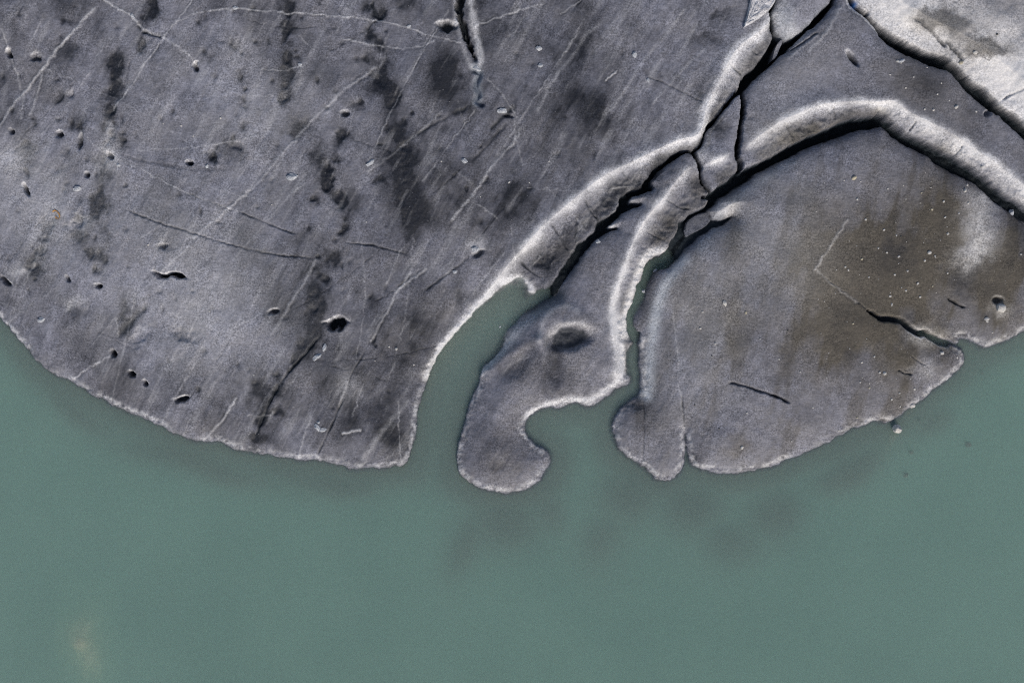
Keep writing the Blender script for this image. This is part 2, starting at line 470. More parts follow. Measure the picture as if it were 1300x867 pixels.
for _ in range(95):
    x0, y0 = vr.uniform(-10, 760), vr.uniform(-10, 540)
    L0, a0 = vr.choice([vr.uniform(15, 90), vr.uniform(15, 90), vr.uniform(90, 240)]), math.radians(vr.choice([vr.gauss(125, 10), vr.gauss(125, 10), vr.gauss(20, 14), vr.gauss(95, 12)]))
    bend = vr.uniform(-.25, .25)
    VEINS.append(([(x0 + L0 * q * math.cos(a0 + bend * q), y0 + L0 * q * math.sin(a0 + bend * q)) for q in (0, .33, .66, 1)], vr.uniform(.05, .10), vr.choice([.03, .02, -.06]), vr.uniform(.12, .4)))
for k, (pts, wd, relief, wh) in enumerate(VEINS):
    D, T, L = lane(pts, 1.6, 2, 0.07)
    w = window(path(pts), 2.0)
    D = D[w]
    gx, gy = GX[w], GY[w]
    if D.size == 0:
        continue
    Dw = D + (vnoise(gx, gy, 0.5, 200 + k) - 0.5) * 0.12
    along = np.clip((0.3 if k < N_TRACED else 0.05) + (1.0 if k < N_TRACED else 1.35) * fbm(gx, gy, 2.2, 3, 300 + k), 0, 1.2)
    g = np.exp(-(np.maximum(Dw, 0) / wd) ** 2) * (D < 1.5)
    if k >= N_TRACED:
        g = g * (SD['A'][w] > 0)
    wh = wh * 0.8
    TOP[w] += relief * g * along
    if relief >= 0:
        WHITE[w] += wh * g * along
    else:
        SOOT[w] += 0.5 * g * along
    if wh > .3:
        side_ = np.exp(-((D - 1.6 * wd) / wd) ** 2) * (D < 1.5) * np.clip(2.4 * vnoise(gx, gy, 1.1, 900 + k) - 1.0, 0, 1)
        SOOT[w] += 0.35 * side_
        TOP[w] -= 0.05 * side_
CRACKS = [  # points, half width m, depth m
    ([(178, 38), (188, 42), (203, 46)], .16, .35), ([(300, 268), (330, 280), (355, 290), (380, 298)], .09, .22), ([(232, 243), (262, 256), (300, 268)], .07, .12),
    ([(432, 305), (450, 309), (475, 311), (495, 317), (520, 322)], .10, .22), ([(150, 262), (180, 275), (215, 287), (235, 293), (250, 298), (280, 307), (320, 318), (360, 325), (405, 328)], .10, .22),
    ([(409, 422), (396, 440), (375, 462), (362, 478), (350, 496), (338, 520), (330, 540), (322, 560)], .15, .35),
    ([(470, 430), (462, 448), (448, 472), (440, 490)], .07, .15), ([(436, 505), (425, 530), (415, 552), (402, 580)], .10, .25),
    ([(645, 153), (630, 170), (612, 190), (598, 204)], .16, .15), ([(820, 95), (845, 105), (870, 116), (898, 132)], .09, .15),
    ([(470, 0), (475, 14), (482, 24)], .2, .3), ([(925, 485), (945, 490), (962, 495), (980, 501), (1004, 512)], .11, .9),
    ([(1205, 378), (1214, 384), (1226, 391)], .10, .5), ([(1140, 470), (1150, 474), (1158, 476)], .09, .3), ([(1157, 452), (1166, 459), (1175, 463)], .07, .25),
    ([(1036, 342), (1058, 360), (1090, 383), (1108, 396)], .05, .15), ([(816, 505), (817, 540), (816, 588)], .09, .15), ([(866, 500), (868, 525), (870, 550)], .08, .2),
    ([(1160, 20), (1172, 26), (1182, 34), (1195, 46), (1208, 58)], .14, .3), ([(1202, 48), (1212, 56), (1222, 68), (1228, 76)], .15, .4), ([(1276, 125), (1288, 118), (1300, 113), (1330, 100)], .11, .25),
    ([(700, 282), (712, 300), (722, 318)], .09, .3), ([(742, 252), (752, 268), (762, 280)], .08, .3), ([(790, 216), (800, 228)], .08, .25), ([(1000, 155), (1008, 172), (1012, 180)], .08, .3), ([(1060, 134), (1064, 150)], .07, .25), ([(1165, 152), (1158, 164)], .07, .3), ([(1225, 184), (1216, 196)], .08, .3), ([(820, 292), (834, 300), (848, 306)], .08, .25), ([(846, 252), (862, 262), (880, 264)], .08, .25), ([(928, 80), (945, 92)], .07, .25), ([(948, 58), (966, 66)], .07, .25), ([(660, 330), (675, 345), (690, 352)], .1, .25),
    ([(190, 385), (178, 395), (165, 410), (148, 430)], .4, .18), ([(655, 132), (637, 148), (620, 165)], .25, .12), ([(1005, 62), (1025, 50), (1042, 38)], .1, .3),
    ([(600, 318), (585, 335), (560, 352), (535, 372)], .15, .10), ([(1290, 100), (1240, 65)], .0001, .0), ([(500, 190), (525, 170), (560, 150), (600, 132)], .2, .12),
]
for k, (pts, wd, dep) in enumerate(CRACKS):
    D, T, L = lane(pts, 2.0, 2, 0.045)
    w = window(path(pts), 2.4)
    D, T = D[w], T[w]
    gx, gy = GX[w], GY[w]
    Dw = D + (vnoise(gx, gy, 0.6, 400 + k) - 0.5) * 0.10
    tip = sstep(0, 0.12, T / L) * sstep(0, 0.12, 1 - T / L)
    along = np.clip(0.2 + 1.3 * vnoise(gx, gy, 1.6, 500 + k), 0, 1.2) * tip
    g = np.exp(-(np.maximum(Dw, 0) / max(wd, 0.01)) ** 2) * (D < 1.9)
    TOP[w] -= dep * g * along
    SOOT[w] += 0.45 * g * along
    WET_SHADE[w] += 0.6 * g * along * min(1.0, dep / 0.4)

edge_n = fbm(GX, GY, 1.1, 4, 111, 0.65)
for pts, hw, dep in (([(1104, 394), (1113, 400), (1123, 406), (1133, 404), (1143, 406), (1150, 409), (1158, 417), (1170, 424), (1176, 421), (1186, 428), (1198, 434)], .26, 1.7),
                     ([(1150, 406), (1160, 418), (1172, 425)], .22, 1.0), ([(1176, 421), (1190, 431), (1204, 436)], .3, 1.5)):
    D, T, L = lane(pts, 2.0, 1, 0.06)
    hole = np.exp(-((D + WARP_X * .12) / (hw * (0.45 + 0.75 * sstep(0, .35, T / L)))) ** 4) * (D < 1.8)
    TOP -= dep * hole
    WET_SHADE += hole
    WHITE += 0.3 * np.exp(-((D - .4) / .2) ** 2) * sstep(.3, .7, T / L)
# --- meltwater pits: centre, half axes (px), tilt, depth (m)
PITS = [(218, 351, 15, 3.6, 6, 1.6), (424, 409, 15, 5, -3, 1.4), (9, 66, 2.8, 5, -20, .9), (43, 72, 6, 5, 20, .6), (248, 84, 3, 4, 0, .7), (98, 178, 3, 7, 5, .5), (72, 169, 4.5, 3, 30, .8),
        (13, 165, 4, 2.5, 30, .6), (137, 196, 5, 3, 45, .5), (240, 206, 4, 2.5, 0, .9), (107, 221, 3, 3, 0, .6), (32, 240, 3, 7, -25, 1.0), (125, 364, 4.5, 3, 0, 1.0), (86, 355, 2.5, 4, -35, .5),
        (6, 356, 9, 2.5, 35, .9), (144, 448, 4, 4, 20, 1.2), (168, 475, 5, 3.2, 35, 1.2), (185, 486, 3.2, 2.6, 30, 1.0), (229, 504, 9, 3.2, -5, 1.2), (347, 396, 6, 2.5, -10, .6), (436, 142, 4, 3, 0, .6),
        (566, 28, 12, 4, -8, .9), (97, 284, 10, 6, -30, .35), (724, 429, 26, 13, -6, .95), (706, 432, 12, 8, -10, .36), (1085, 73, 3, 9, -40, .8), (1258, 142, 5, 3, -30, .5), (607, 322, 8, 2.5, -25, .5),
        (1268, 381, 6, 4, 0, .5), (206, 312, 5, 4, 20, .4), (175, 428, 14, 5, -35, .25), (236, 424, 14, 5, 10, .22), (1137, 145, 2, 2, 0, .1), (655, 470, 18, 7, -35, .2), (705, 465, 12, 26, 0, .18),  # first dent here stands dark in place of the large stone's shadow
        (86, 118, 4, 5, 0, .3), (645, 145, 6, 2, 20, .4), (300, 185, 6, 4, 20, .3), (270, 194, 4, 4, 0, .3), (413, 215, 4, 10, 10, .3)]
for (px, py, rx, ry, ang, dep) in PITS:
    w, g, u, v = blob(px, py, rx * 1.0, ry * 1.1, ang, 4.0 if dep > 0.38 else 2.0, 1.15 if px < 650 else 0.45)
    wobble = 0.9 + 0.2 * edge_n[w]
    g = np.clip(g * wobble, 0, 1)
    TOP[w] -= 1.5 * dep * g
    ring = np.exp(-((np.hypot(u, v) - 1.25) / 0.30) ** 2) * sstep(0.0, 0.9, v) * np.clip(2.2 * edge_n[w] - 0.35, 0, 1.2)
    amt = min(dep, 1.0)
    TOP[w] += 0.04 * amt * ring
    WHITE[w] += (0.75 if px != 724 else 0.25) * amt * ring * (0.5 + fray[w])  # highlight painted on the sunlit upper rim of the pit
    if dep > 0.45:
        WET_SHADE[w] += min(1.0, 0.35 + 0.75 * (dep - .4)) * sstep(0.35, 0.8, g)  # dense dark ice, with shade painted into the pit

# --- the half open trench at the top of the left slab
D, T, L = lane([(583, -15), (584, 4), (585, 25), (592, 46), (598, 64), (606, 80)], 3.0, 1)
trench = np.exp(-((D + (edge_n - .5) * 1.1) / (0.36 - 0.012 * T)) ** 4) * sstep(0, 2.0, L - T) * (D < 2.9)
TOP -= 2.0 * trench
WET_SHADE += 0.85 * trench
D, T, L = lane([(597, -15), (598, 4), (600, 25), (605, 45), (609, 60), (611, 78)], 3.0, 1)
WHITE += 0.6 * np.exp(-((D + WARP_X * .8) / 0.40) ** 2)
D, T, L = lane([(577, -15), (577, 15), (583, 40), (590, 66), (598, 84)], 3.0, 1)
WHITE += 0.25 * np.exp(-(D / 0.3) ** 2)
D, T, L = lane([(602, 88), (610, 92), (603, 106), (608, 118), (604, 126), (611, 131)], 2.0, 1)
TOP -= 0.9 * np.exp(-(D / 0.3) ** 2)
DEEP += 0.13 * np.exp(-(D / 0.28) ** 2)
WET_SHADE += 0.55 * np.exp(-(D / 0.25) ** 2)

# --- soot spots, strings and clouds (where dust has melted together)
SPOTS = [(482, 95, 12, 16, .6), (495, 125, 8, 12, .4), (506, 168, 7, 12, .5), (565, 95, 22, 34, .75), (655, 250, 24, 32, .75), (525, 265, 26, 34, .75), (510, 210, 16, 24, .5), (470, 112, 22, 12, .6),
         (375, 162, 11, 11, .95), (432, 170, 8, 13, .8), (405, 195, 7, 18, .6), (413, 225, 7, 20, .8), (399, 252, 5, 5, .8), (362, 33, 6, 7, .6), (365, 70, 4, 7, .7), (359, 85, 4, 5, .6), (361, 120, 5, 9, .7),
         (358, 5, 8, 12, .5), (452, 132, 8, 5, .7), (180, 52, 9, 14, .9), (80, 65, 12, 14, .8), (188, 12, 9, 14, .5), (143, 80, 6, 7, .7), (143, 100, 6, 14, .7), (143, 122, 8, 10, .7), (137, 150, 5, 18, .7),
         (96, 152, 9, 8, .7), (71, 122, 6, 6, .6), (267, 72, 7, 5, .5), (297, 58, 7, 9, .5), (302, 92, 6, 5, .6), (310, 126, 5, 9, .6), (297, 190, 12, 12, .7), (270, 196, 7, 6, .7), (32, 205, 8, 16, .7),
         (75, 210, 8, 6, .5), (128, 255, 8, 18, .9), (130, 325, 14, 12, .8), (100, 300, 10, 10, .8), (57, 285, 7, 6, .8), (52, 320, 6, 6, .7), (38, 335, 6, 7, .9), (47, 340, 6, 6, .8), (207, 314, 9, 6, .9),
         (200, 298, 16, 7, .4), (125, 345, 6, 5, .6), (160, 405, 7, 22, .8), (100, 395, 10, 10, .5), (172, 385, 4, 16, .5), (236, 424, 14, 7, .5), (398, 415, 12, 16, .6), (385, 450, 10, 14, .4), (350, 390, 20, 20, .4),
         (330, 495, 14, 30, .6), (405, 355, 9, 12, .5), (425, 330, 7, 10, .5), (440, 260, 10, 30, .5), (550, 430, 30, 40, .35), (505, 560, 16, 20, .5), (420, 540, 30, 24, .4), (520, 400, 20, 30, .3),
         (740, 130, 40, 22, .55), (725, 85, 18, 26, .5), (720, 60, 25, 14, .3), (920, 20, 12, 8, .6), (900, 50, 18, 8, .6), (690, 190, 30, 20, .3), (915, 165, 10, 12, .9), (812, 195, 3, 3, .3),
         (1140, 322, 17, 22, .6), (1226, 343, 18, 20, .75), (1205, 62, 10, 8, .3), (1180, 100, 30, 22, .5), (1250, 205, 22, 10, .0), (940, 620, 4, 4, 0), (704, 472, 17, 34, .55), (655, 468, 22, 10, .35),
         (640, 590, 18, 10, .5), (690, 335, 14, 8, .5), (700, 330, 30, 14, .4), (838, 212, 8, 14, .5), (765, 260, 14, 10, .3), (795, 235, 16, 10, .5), (1018, 150, 12, 12, .2), (1230, 190, 18, 7, .6),
         (1190, 25, 24, 10, .75), (1255, 62, 24, 12, .75), (1215, 45, 20, 14, .35), (802, 512, 10, 6, .8), (880, 580, 6, 8, .6), (1300, 300, 10, 30, .4), (1120, 175, 20, 10, .2), (860, 270, 14, 12, .3), (892, 228, 6, 8, .6), (330, 560, 30, 12, .5),
         (120, 25, 10, 10, .3), (85, 25, 6, 5, .5), (75, 25, 4, 4, .5), (640, 400, 20, 20, .0), (585, 375, 6, 12, .5), (600, 372, 10, 8, .4)]
edge_n = fbm(GX, GY, 1.1, 4, 111, 0.65)
cloudy = fbm(GX, GY, 2.5, 4, 117, .6)
sr = random.Random(23)
for pts_, gap_, jit_, rmin_, rmax_ in (([(362, -5), (366, 40), (362, 90), (360, 130)], 7, 3.5, 2, 5), ([(143, 66), (141, 110), (136, 160), (131, 215), (127, 262), (118, 300), (125, 345)], 6, 6, 2, 7), ([(475, -5), (482, 40), (478, 90), (498, 140), (510, 190), (522, 250), (520, 290)], 8, 8, 3, 7),
                                      ([(440, 160), (425, 195), (412, 240), (440, 270), (428, 310), (410, 350), (400, 400)], 7, 6, 2, 6), ([(75, 270), (60, 290), (45, 330), (25, 352)], 6, 4, 2, 6), ([(35, 180), (30, 225)], 8, 4, 3, 6), ([(300, 55), (310, 130), (290, 190), (268, 200)], 12, 5, 2, 5), ([(190, 0), (182, 60)], 9, 5, 3, 7), ([(385, 420), (355, 480), (325, 560)], 8, 7, 2, 6), ([(100, 150), (95, 240), (100, 300)], 10, 7, 2, 6)):
    for (xa, ya), (xb, yb) in zip(pts_[:-1], pts_[1:]):
        n_ = max(1, int(math.hypot(xb - xa, yb - ya) / gap_))
        for q_ in range(n_):
            if sr.random() < .25:
                continue
            t_ = (q_ + sr.random()) / n_
            r_ = sr.uniform(rmin_, rmax_)
            SPOTS.append((xa + (xb - xa) * t_ + sr.gauss(0, jit_), ya + (yb - ya) * t_ + sr.gauss(0, jit_ * .5), r_ * sr.uniform(.7, 1.1), r_ * sr.uniform(.8, 1.5), sr.uniform(.35, .85)))
for _ in range(150):                              # dust grains melted into little holes
    a_ = sr.random()
    SPOTS.append((sr.uniform(0, 620) * (0.8 if a_ < .5 else 1), sr.uniform(0, 560), sr.uniform(1.6, 4.0), sr.uniform(1.6, 4.5), sr.uniform(.25, .7)))
for _ in range(40):
    SPOTS.append((sr.uniform(640, 960), sr.uniform(0, 300), sr.uniform(1.6, 4.0), sr.uniform(1.6, 4.0), sr.uniform(.15, .4)))
for (px, py, rx, ry, a) in SPOTS:
    if a <= 0:
        continue
    w, g, u, v = blob(px, py, rx * 1.15, ry * 1.15, 0, 2.0)
    if rx >= 20:
        SOOT[w] += a * 1.15 * g * (0.7 + 0.6 * cloudy[w])
        continue
    core = np.clip(g * 1.1 + (edge_n[w] - 0.5) * 1.0 * sstep(0.02, 0.4, g), 0, 1.1)
    SOOT[w] += (1.15 if rx < 8 else 0.95) * a * core
    TOP[w] -= 0.25 * a * core * min(1.0, 10.0 / max(rx, ry))
STRINGS = [([(360, -5), (366, 40), (362, 90), (360, 130)], 1.0, .55), ([(143, 70), (140, 120), (136, 160), (130, 215), (128, 270), (100, 300)], 1.3, .65), ([(475, -5), (482, 40), (478, 90), (500, 140), (512, 190), (520, 250)], 1.3, .15),
           ([(440, 165), (425, 195), (412, 240), (440, 270), (428, 310), (410, 350), (400, 400), (385, 450), (350, 500), (325, 560)], 1.6, .36), ([(75, 270), (60, 290), (45, 330), (30, 350)], 1.1, .45), ([(600, 135), (560, 160), (520, 195), (500, 200)], 1.0, .35),
           ([(655, 130), (620, 175), (598, 205)], 1.0, .35), ([(690, 320), (620, 380), (560, 450), (540, 500)], .6, .0)]
for pts, wd, a in STRINGS:
    D, T, L = lane(pts, 5.0, 2)
    SOOT += a * np.exp(-((D + 1.6 * np.abs(WARP_BX)) / wd) ** 2) * np.clip(fbm(GX, GY, 1.5, 4, 121, .65) * 3.6 - 1.35, 0, 1.4)
cloud = fbm(GX * 0.9 + GY * 0.35, GY * 0.6 - GX * 0.35, 7.0, 5, 131, 0.6)
SOOT += 0.6 * sstep(0.42, 0.82, cloud) * (SD['A'] > -1)
for (px, py, rx, ry, a) in [(520, 290, 90, 200, .28), (720, 180, 110, 80, .28), (470, 520, 90, 70, .25), (560, 80, 120, 80, .22), (740, 40, 120, 60, .12), (340, 520, 30, 60, .2)]:
    w, g, u, v = blob(px, py, rx, ry, 20, 2.0)
    SOOT[w] += 1.4 * a * g * (0.5 + 1.0 * cloud[w])
for (px, py, rx, ry, a) in [(55, 255, 75, 70, .20), (230, 330, 110, 80, .14), (300, 130, 90, 60, .10), (250, 420, 90, 50, .14), (1000, 300, 60, 90, .12), (880, 420, 60, 120, .10), (1000, 100, 60, 50, .08)]:
    w, g, u, v = blob(px, py, rx, ry, 10, 2.0)
    WHITE[w] += 1.5 * a * g * (0.1 + 1.8 * cloud[w])
SOOT += 0.30 * sstep(0.52, 0.8, fbm(GX, GY, 5.0, 5, 137, .6))
# fine streaks combed by the flow, running up to the right
su, sv = GX * 0.5 + GY * 0.866, GX * 0.866 - GY * 0.5
comb = fbm(su / 6.0, sv, 0.9, 4, 141, 0.65)
WHITE += 0.15 * sstep(0.55, 0.8, comb) * (SD['A'] > -1)
SOOT += 0.25 * sstep(0.45, 0.2, comb) * (SD['A'] > -1)

# --- silt on the right hand slabs
for (px, py, rx, ry, a) in [(1155, 320, 120, 90, 1.2), (1140, 400, 110, 60, .7), (1060, 300, 40, 60, .5), (1205, 270, 35, 60, .6), (1130, 450, 90, 45, .75), (1195, 440, 30, 20, .5), (1040, 440, 60, 30, .35), (935, 570, 14, 22, .8), (1165, 105, 60, 35, .6), (1230, 155, 25, 30, .4),
                            (930, 410, 14, 60, .4), (1190, 30, 40, 16, .8), (1250, 62, 30, 16, .8), (1030, 165, 50, 12, .6), (830, 500, 30, 60, .25), (1200, 192, 16, 8, .5), (700, 315, 50, 20, .6), (570, 410, 16, 40, .5), (545, 470, 8, 26, .7),
                            (140, 485, 30, 16, .35), (40, 60, 60, 60, .25), (630, 570, 40, 40, .3), (260, 545, 40, 12, .35), (838, 302, 20, 10, .7), (850, 280, 20, 10, .4), (1280, 360, 20, 50, .35), (20, 340, 30, 40, .2), (935, 330, 20, 40, .25), (490, 470, 60, 60, .2)]:
    w, g, u, v = blob(px, py, rx, ry, 0, 2.0)
    BROWN[w] += a * np.clip(g * (0.3 + 1.4 * cloud[w]), 0, 1.1)
for (px, py, rx, ry, a) in [(1245, 290, 20, 34, .6), (1235, 325, 18, 14, .5), (1260, 250, 20, 16, .4), (1270, 390, 12, 8, .4), (130, 195, 14, 22, .45), (130, 170, 8, 14, .3), (15, 205, 16, 20, .3), (105, 285, 10, 8, .4), (20, 345, 12, 8, .5), (95, 385, 12, 8, .35), (605, 312, 14, 7, .5),
                            (445, 485, 16, 22, .2), (1290, 25, 30, 40, .3), (1180, 430, 24, 14, .4), (1175, 470, 16, 10, .3), (928, 262, 14, 7, .45), (795, 253, 10, 6, .5), (775, 285, 8, 4, .6), (890, 200, 10, 10, .5), (915, 262, 10, 8, .25), (1000, 18, 10, 16, .7), (1012, 40, 10, 6, .3)]:
    if a > 0:
        w, g, u, v = blob(px, py, rx, ry, 0, 2.0)
        WHITE[w] += a * np.clip(g * (0.3 + 1.3 * edge_n[w]), 0, 1.1)
eu, ev = GX * 0.22 + GY * 0.975, GX * 0.975 - GY * 0.22
estreak = fbm(eu / 4.5, ev, 2.6, 4, 147, .6)
SOOT += np.where(SD['E'] > -1, 0.2 * sstep(.52, .75, estreak), 0)
TOP += np.where(SD['F'] > -1, (fbm(GX, GY, 4.5, 4, 157, .6) - .5) * 0.9 * sstep(0, 2, SD['F']), 0).astype(np.float32)
BROWN += np.where(SD['F'] > -1, 0.35, 0)
BROWN += np.where(SD['E'] > -1, 0.40 * sstep(.45, .72, estreak) + 0.28 * sstep(.2, .7, cloud), 0) + np.where((SD['B'] > -1) | (SD['D'] > -1), 0.15, 0)
# broad clean ice on the far right slab
WHITE += np.where(SD['F'] > -1, (0.75 + 0.6 * fbm(GX, GY, 4.0, 5, 149, .6)) * np.exp(-(np.maximum(SD['F'] - 1.0, 0) / 6.5) ** 4), 0)

f_dirt = np.where(SD['F'] > -1, np.clip(SOOT * 0.9 + BROWN * 0.5, 0, 1), 0)
WHITE *= 1 - 0.85 * f_dirt
w, g, u, v = blob(1088, 4, 5, 4, 30, 2.0)
DEEP[w] += 1.2 * g
# bank of the finger beside the inlet, its shade painted dark and bluish
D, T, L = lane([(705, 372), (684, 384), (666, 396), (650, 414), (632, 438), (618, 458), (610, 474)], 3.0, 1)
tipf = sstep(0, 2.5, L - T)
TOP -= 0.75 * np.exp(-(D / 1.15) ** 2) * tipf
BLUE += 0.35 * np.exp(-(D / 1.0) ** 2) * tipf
WET_SHADE += (0.30 + 0.55 * sstep(7, 2, T)) * np.exp(-(D / (0.55 + 0.5 * sstep(7, 2, T))) ** 2) * tipf
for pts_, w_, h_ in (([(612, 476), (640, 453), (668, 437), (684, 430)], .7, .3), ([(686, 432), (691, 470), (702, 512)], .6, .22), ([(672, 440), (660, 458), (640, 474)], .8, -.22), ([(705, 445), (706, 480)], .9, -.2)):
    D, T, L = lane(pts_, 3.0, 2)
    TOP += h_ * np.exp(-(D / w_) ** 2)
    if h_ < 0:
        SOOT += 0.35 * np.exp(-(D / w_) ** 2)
D, T, L = lane([(684, 432), (688, 408), (702, 392), (718, 388), (735, 396), (748, 412)], 3.0, 2)
TOP += 0.25 * np.exp(-(D / 0.9) ** 2)
w, g, u, v = blob(718, 406, 24, 14, 0, 2.0, 0.4)
TOP[w] += 0.4 * g
WHITE = np.clip(WHITE, 0, 1.5)
WET_SHADE = np.clip(WET_SHADE, 0, 1)
DEEP = np.clip(DEEP, 0, 1)
SOOT = np.clip(SOOT, 0, 1.3)
BROWN = np.clip(BROWN, 0, 1.2)
BLUE = np.clip(BLUE, 0, 1.2)

# ------------------------------------------------------------------ materials


def new_mat(name):
    m = bpy.data.materials.new(name)
    m.use_nodes = True
    nt = m.node_tree
    for n in list(nt.nodes):
        nt.nodes.remove(n)
    out = nt.nodes.new('ShaderNodeOutputMaterial')
    return m, nt, out


def nd(nt, kind, **kw):
    n = nt.nodes.new(kind)
    for k, v in kw.items():
        if k in n.inputs:
            n.inputs[k].default_value = v
        else:
            setattr(n, k, v)
    return n


def mixc(nt, fac, a, b, mode='MIX'):
    n = nt.nodes.new('ShaderNodeMix')
    n.data_type = 'RGBA'
    n.blend_type = mode
    n.clamp_factor = True
    for sock, v in ((n.inputs[0], fac), (n.inputs[6], a), (n.inputs[7], b)):
        if hasattr(v, 'node'):
            nt.links.new(v, sock)
        elif isinstance(v, (int, float)):
            sock.default_value = v
        else:
            sock.default_value = (*v, 1.0)
    return n.outputs[2]


def math_n(nt, op, a, b=0.0, clamp=False):
    n = nt.nodes.new('ShaderNodeMath')
    n.operation = op
    n.use_clamp = clamp
    for sock, v in ((n.inputs[0], a), (n.inputs[1], b)):
        if hasattr(v, 'node'):
            nt.links.new(v, sock)
        else:
            sock.default_value = v
    return n.outputs[0]


def noise(nt, vec, scale, detail=3.0, rough=0.6):
    n = nd(nt, 'ShaderNodeTexNoise', Scale=scale, Detail=detail, Roughness=rough)
    nt.links.new(vec, n.inputs['Vector'])
    return n.outputs['Fac']


def ramp(nt, fac, lo, hi, a=0.0, b=1.0):
    n = nt.nodes.new('ShaderNodeMapRange')
    n.interpolation_type = 'SMOOTHSTEP'
    nt.links.new(fac, n.inputs[0])
    n.inputs[1].default_value = lo
    n.inputs[2].default_value = hi
    n.inputs[3].default_value = a
    n.inputs[4].default_value = b
    return n.outputs[0]


def make_ice():
    m, nt, out = new_mat('glacier_ice')
    L = nt.links.new
    attr = nd(nt, 'ShaderNodeAttribute', attribute_name='cover')
    sep = nt.nodes.new('ShaderNodeSeparateColor')
    L(attr.outputs['Color'], sep.inputs[0])
    white, soot, brown = sep.outputs[0], sep.outputs[1], sep.outputs[2]
    blue = attr.outputs['Alpha']
    attr2 = nd(nt, 'ShaderNodeAttribute', attribute_name='depth')
    sep2 = nt.nodes.new('ShaderNodeSeparateColor')
    L(attr2.outputs['Color'], sep2.inputs[0])
    wet_shade, deep = sep2.outputs[0], sep2.outputs[1]
    geo = nt.nodes.new('ShaderNodeNewGeometry')
    pos = geo.outputs['Position']
    g1 = noise(nt, pos, 5.2, 3.0, 0.75)       # melt crust grain
    g2 = noise(nt, pos, 0.9, 5.0, 0.7)
    g3 = noise(nt, pos, 0.18, 4.0, 0.6)
    mp = nt.nodes.new('ShaderNodeMapping')
    mp.inputs['Rotation'].default_value = (0, 0, math.radians(-60))
    mp.inputs['Scale'].default_value = (0.45, 3.4, 1)
    L(pos, mp.inputs[0])
    g4 = noise(nt, mp.outputs[0], 2.4, 4.0, 0.7)
    rough_mask = ramp(nt, noise(nt, pos, 0.33, 4.0, 0.65), .35, .65, .35, 1.0)   # crusted and smoother areas
    base = mixc(nt, ramp(nt, g2, .3, .7), (.164, .168, .202), (.266, .272, .325))
    base = mixc(nt, ramp(nt, g3, .35, .65, 0, .5), base, (.20, .196, .208))
    base = mixc(nt, math_n(nt, 'MULTIPLY', brown, .85), base, (.100, .088, .070))
    base = mixc(nt, math_n(nt, 'MULTIPLY', soot, .92), base, (.021, .023, .030))
    base = mixc(nt, math_n(nt, 'MULTIPLY', blue, .75), base, (.41, .445, .485))
    wn_ = math_n(nt, 'MULTIPLY', white, ramp(nt, g1, .25, .65, .75, 1.08))
    base = mixc(nt, wn_, base, mixc(nt, math_n(nt, 'MULTIPLY', brown, .6, True), (.68, .68, .70), (.70, .67, .62)))
    plain = base
    # grain: dark cryoconite holes and bright ice crystals
    grained = mixc(nt, ramp(nt, g1, .34, .66), mixc(nt, 1.0, base, (.52, .52, .52), 'MULTIPLY'), mixc(nt, 1.0, base, (1.5, 1.5, 1.5), 'MULTIPLY'))
    base = mixc(nt, rough_mask, base, grained)
    base = mixc(nt, ramp(nt, g4, .32, .68), mixc(nt, 1.0, base, (.85, .85, .85), 'MULTIPLY'), mixc(nt, 1.0, base, (1.15, 1.15, 1.15), 'MULTIPLY'))
    vor = nd(nt, 'ShaderNodeTexVoronoi', Scale=2.6)
    L(pos, vor.inputs['Vector'])
    speck = ramp(nt, vor.outputs['Distance'], .05, .13, 1, 0)
    pick = nt.nodes.new('ShaderNodeSeparateColor')
    L(vor.outputs['Color'], pick.inputs[0])
    speck = math_n(nt, 'MULTIPLY', speck, ramp(nt, pick.outputs[0], .78, .86))
    base = mixc(nt, math_n(nt, 'MULTIPLY', white, .4, True), base, plain)
    base = mixc(nt, math_n(nt, 'MULTIPLY', speck, .6), base, (.55, .55, .57))
    base = mixc(nt, math_n(nt, 'MULTIPLY', wet_shade, .95), base, (.012, .019, .024))
    base = mixc(nt, deep, base, (.025, .12, .36))
    bs = nd(nt, 'ShaderNodeBsdfPrincipled', Roughness=0.55)
    bs.inputs['Specular IOR Level'].default_value = 0.25
    L(base, bs.inputs['Base Color'])
    L(ramp(nt, wet_shade, 0, 1, .25, .08), bs.inputs['Specular IOR Level'])
    bump = nd(nt, 'ShaderNodeBump', Strength=0.4, Distance=0.05)
    L(math_n(nt, 'ADD', g1, math_n(nt, 'MULTIPLY', g2, .3)), bump.inputs['Height'])
    L(bump.outputs[0], bs.inputs['Normal'])
    L(bs.outputs[0], out.inputs[0])
    return m


def make_stone(name, c1, c2):
    m, nt, out = new_mat(name)
    tc = nt.nodes.new('ShaderNodeTexCoord')
    n = noise(nt, tc.outputs['Object'], 3.0, 5.0, 0.7)
    bs = nd(nt, 'ShaderNodeBsdfPrincipled', Roughness=0.8)
    nt.links.new(mixc(nt, ramp(nt, n, .3, .7), c1, c2), bs.inputs['Base Color'])
    b = nd(nt, 'ShaderNodeBump', Strength=0.5, Distance=0.05)
    nt.links.new(n, b.inputs['Height'])
    nt.links.new(b.outputs[0], bs.inputs['Normal'])
    nt.links.new(bs.outputs[0], out.inputs[0])
    return m


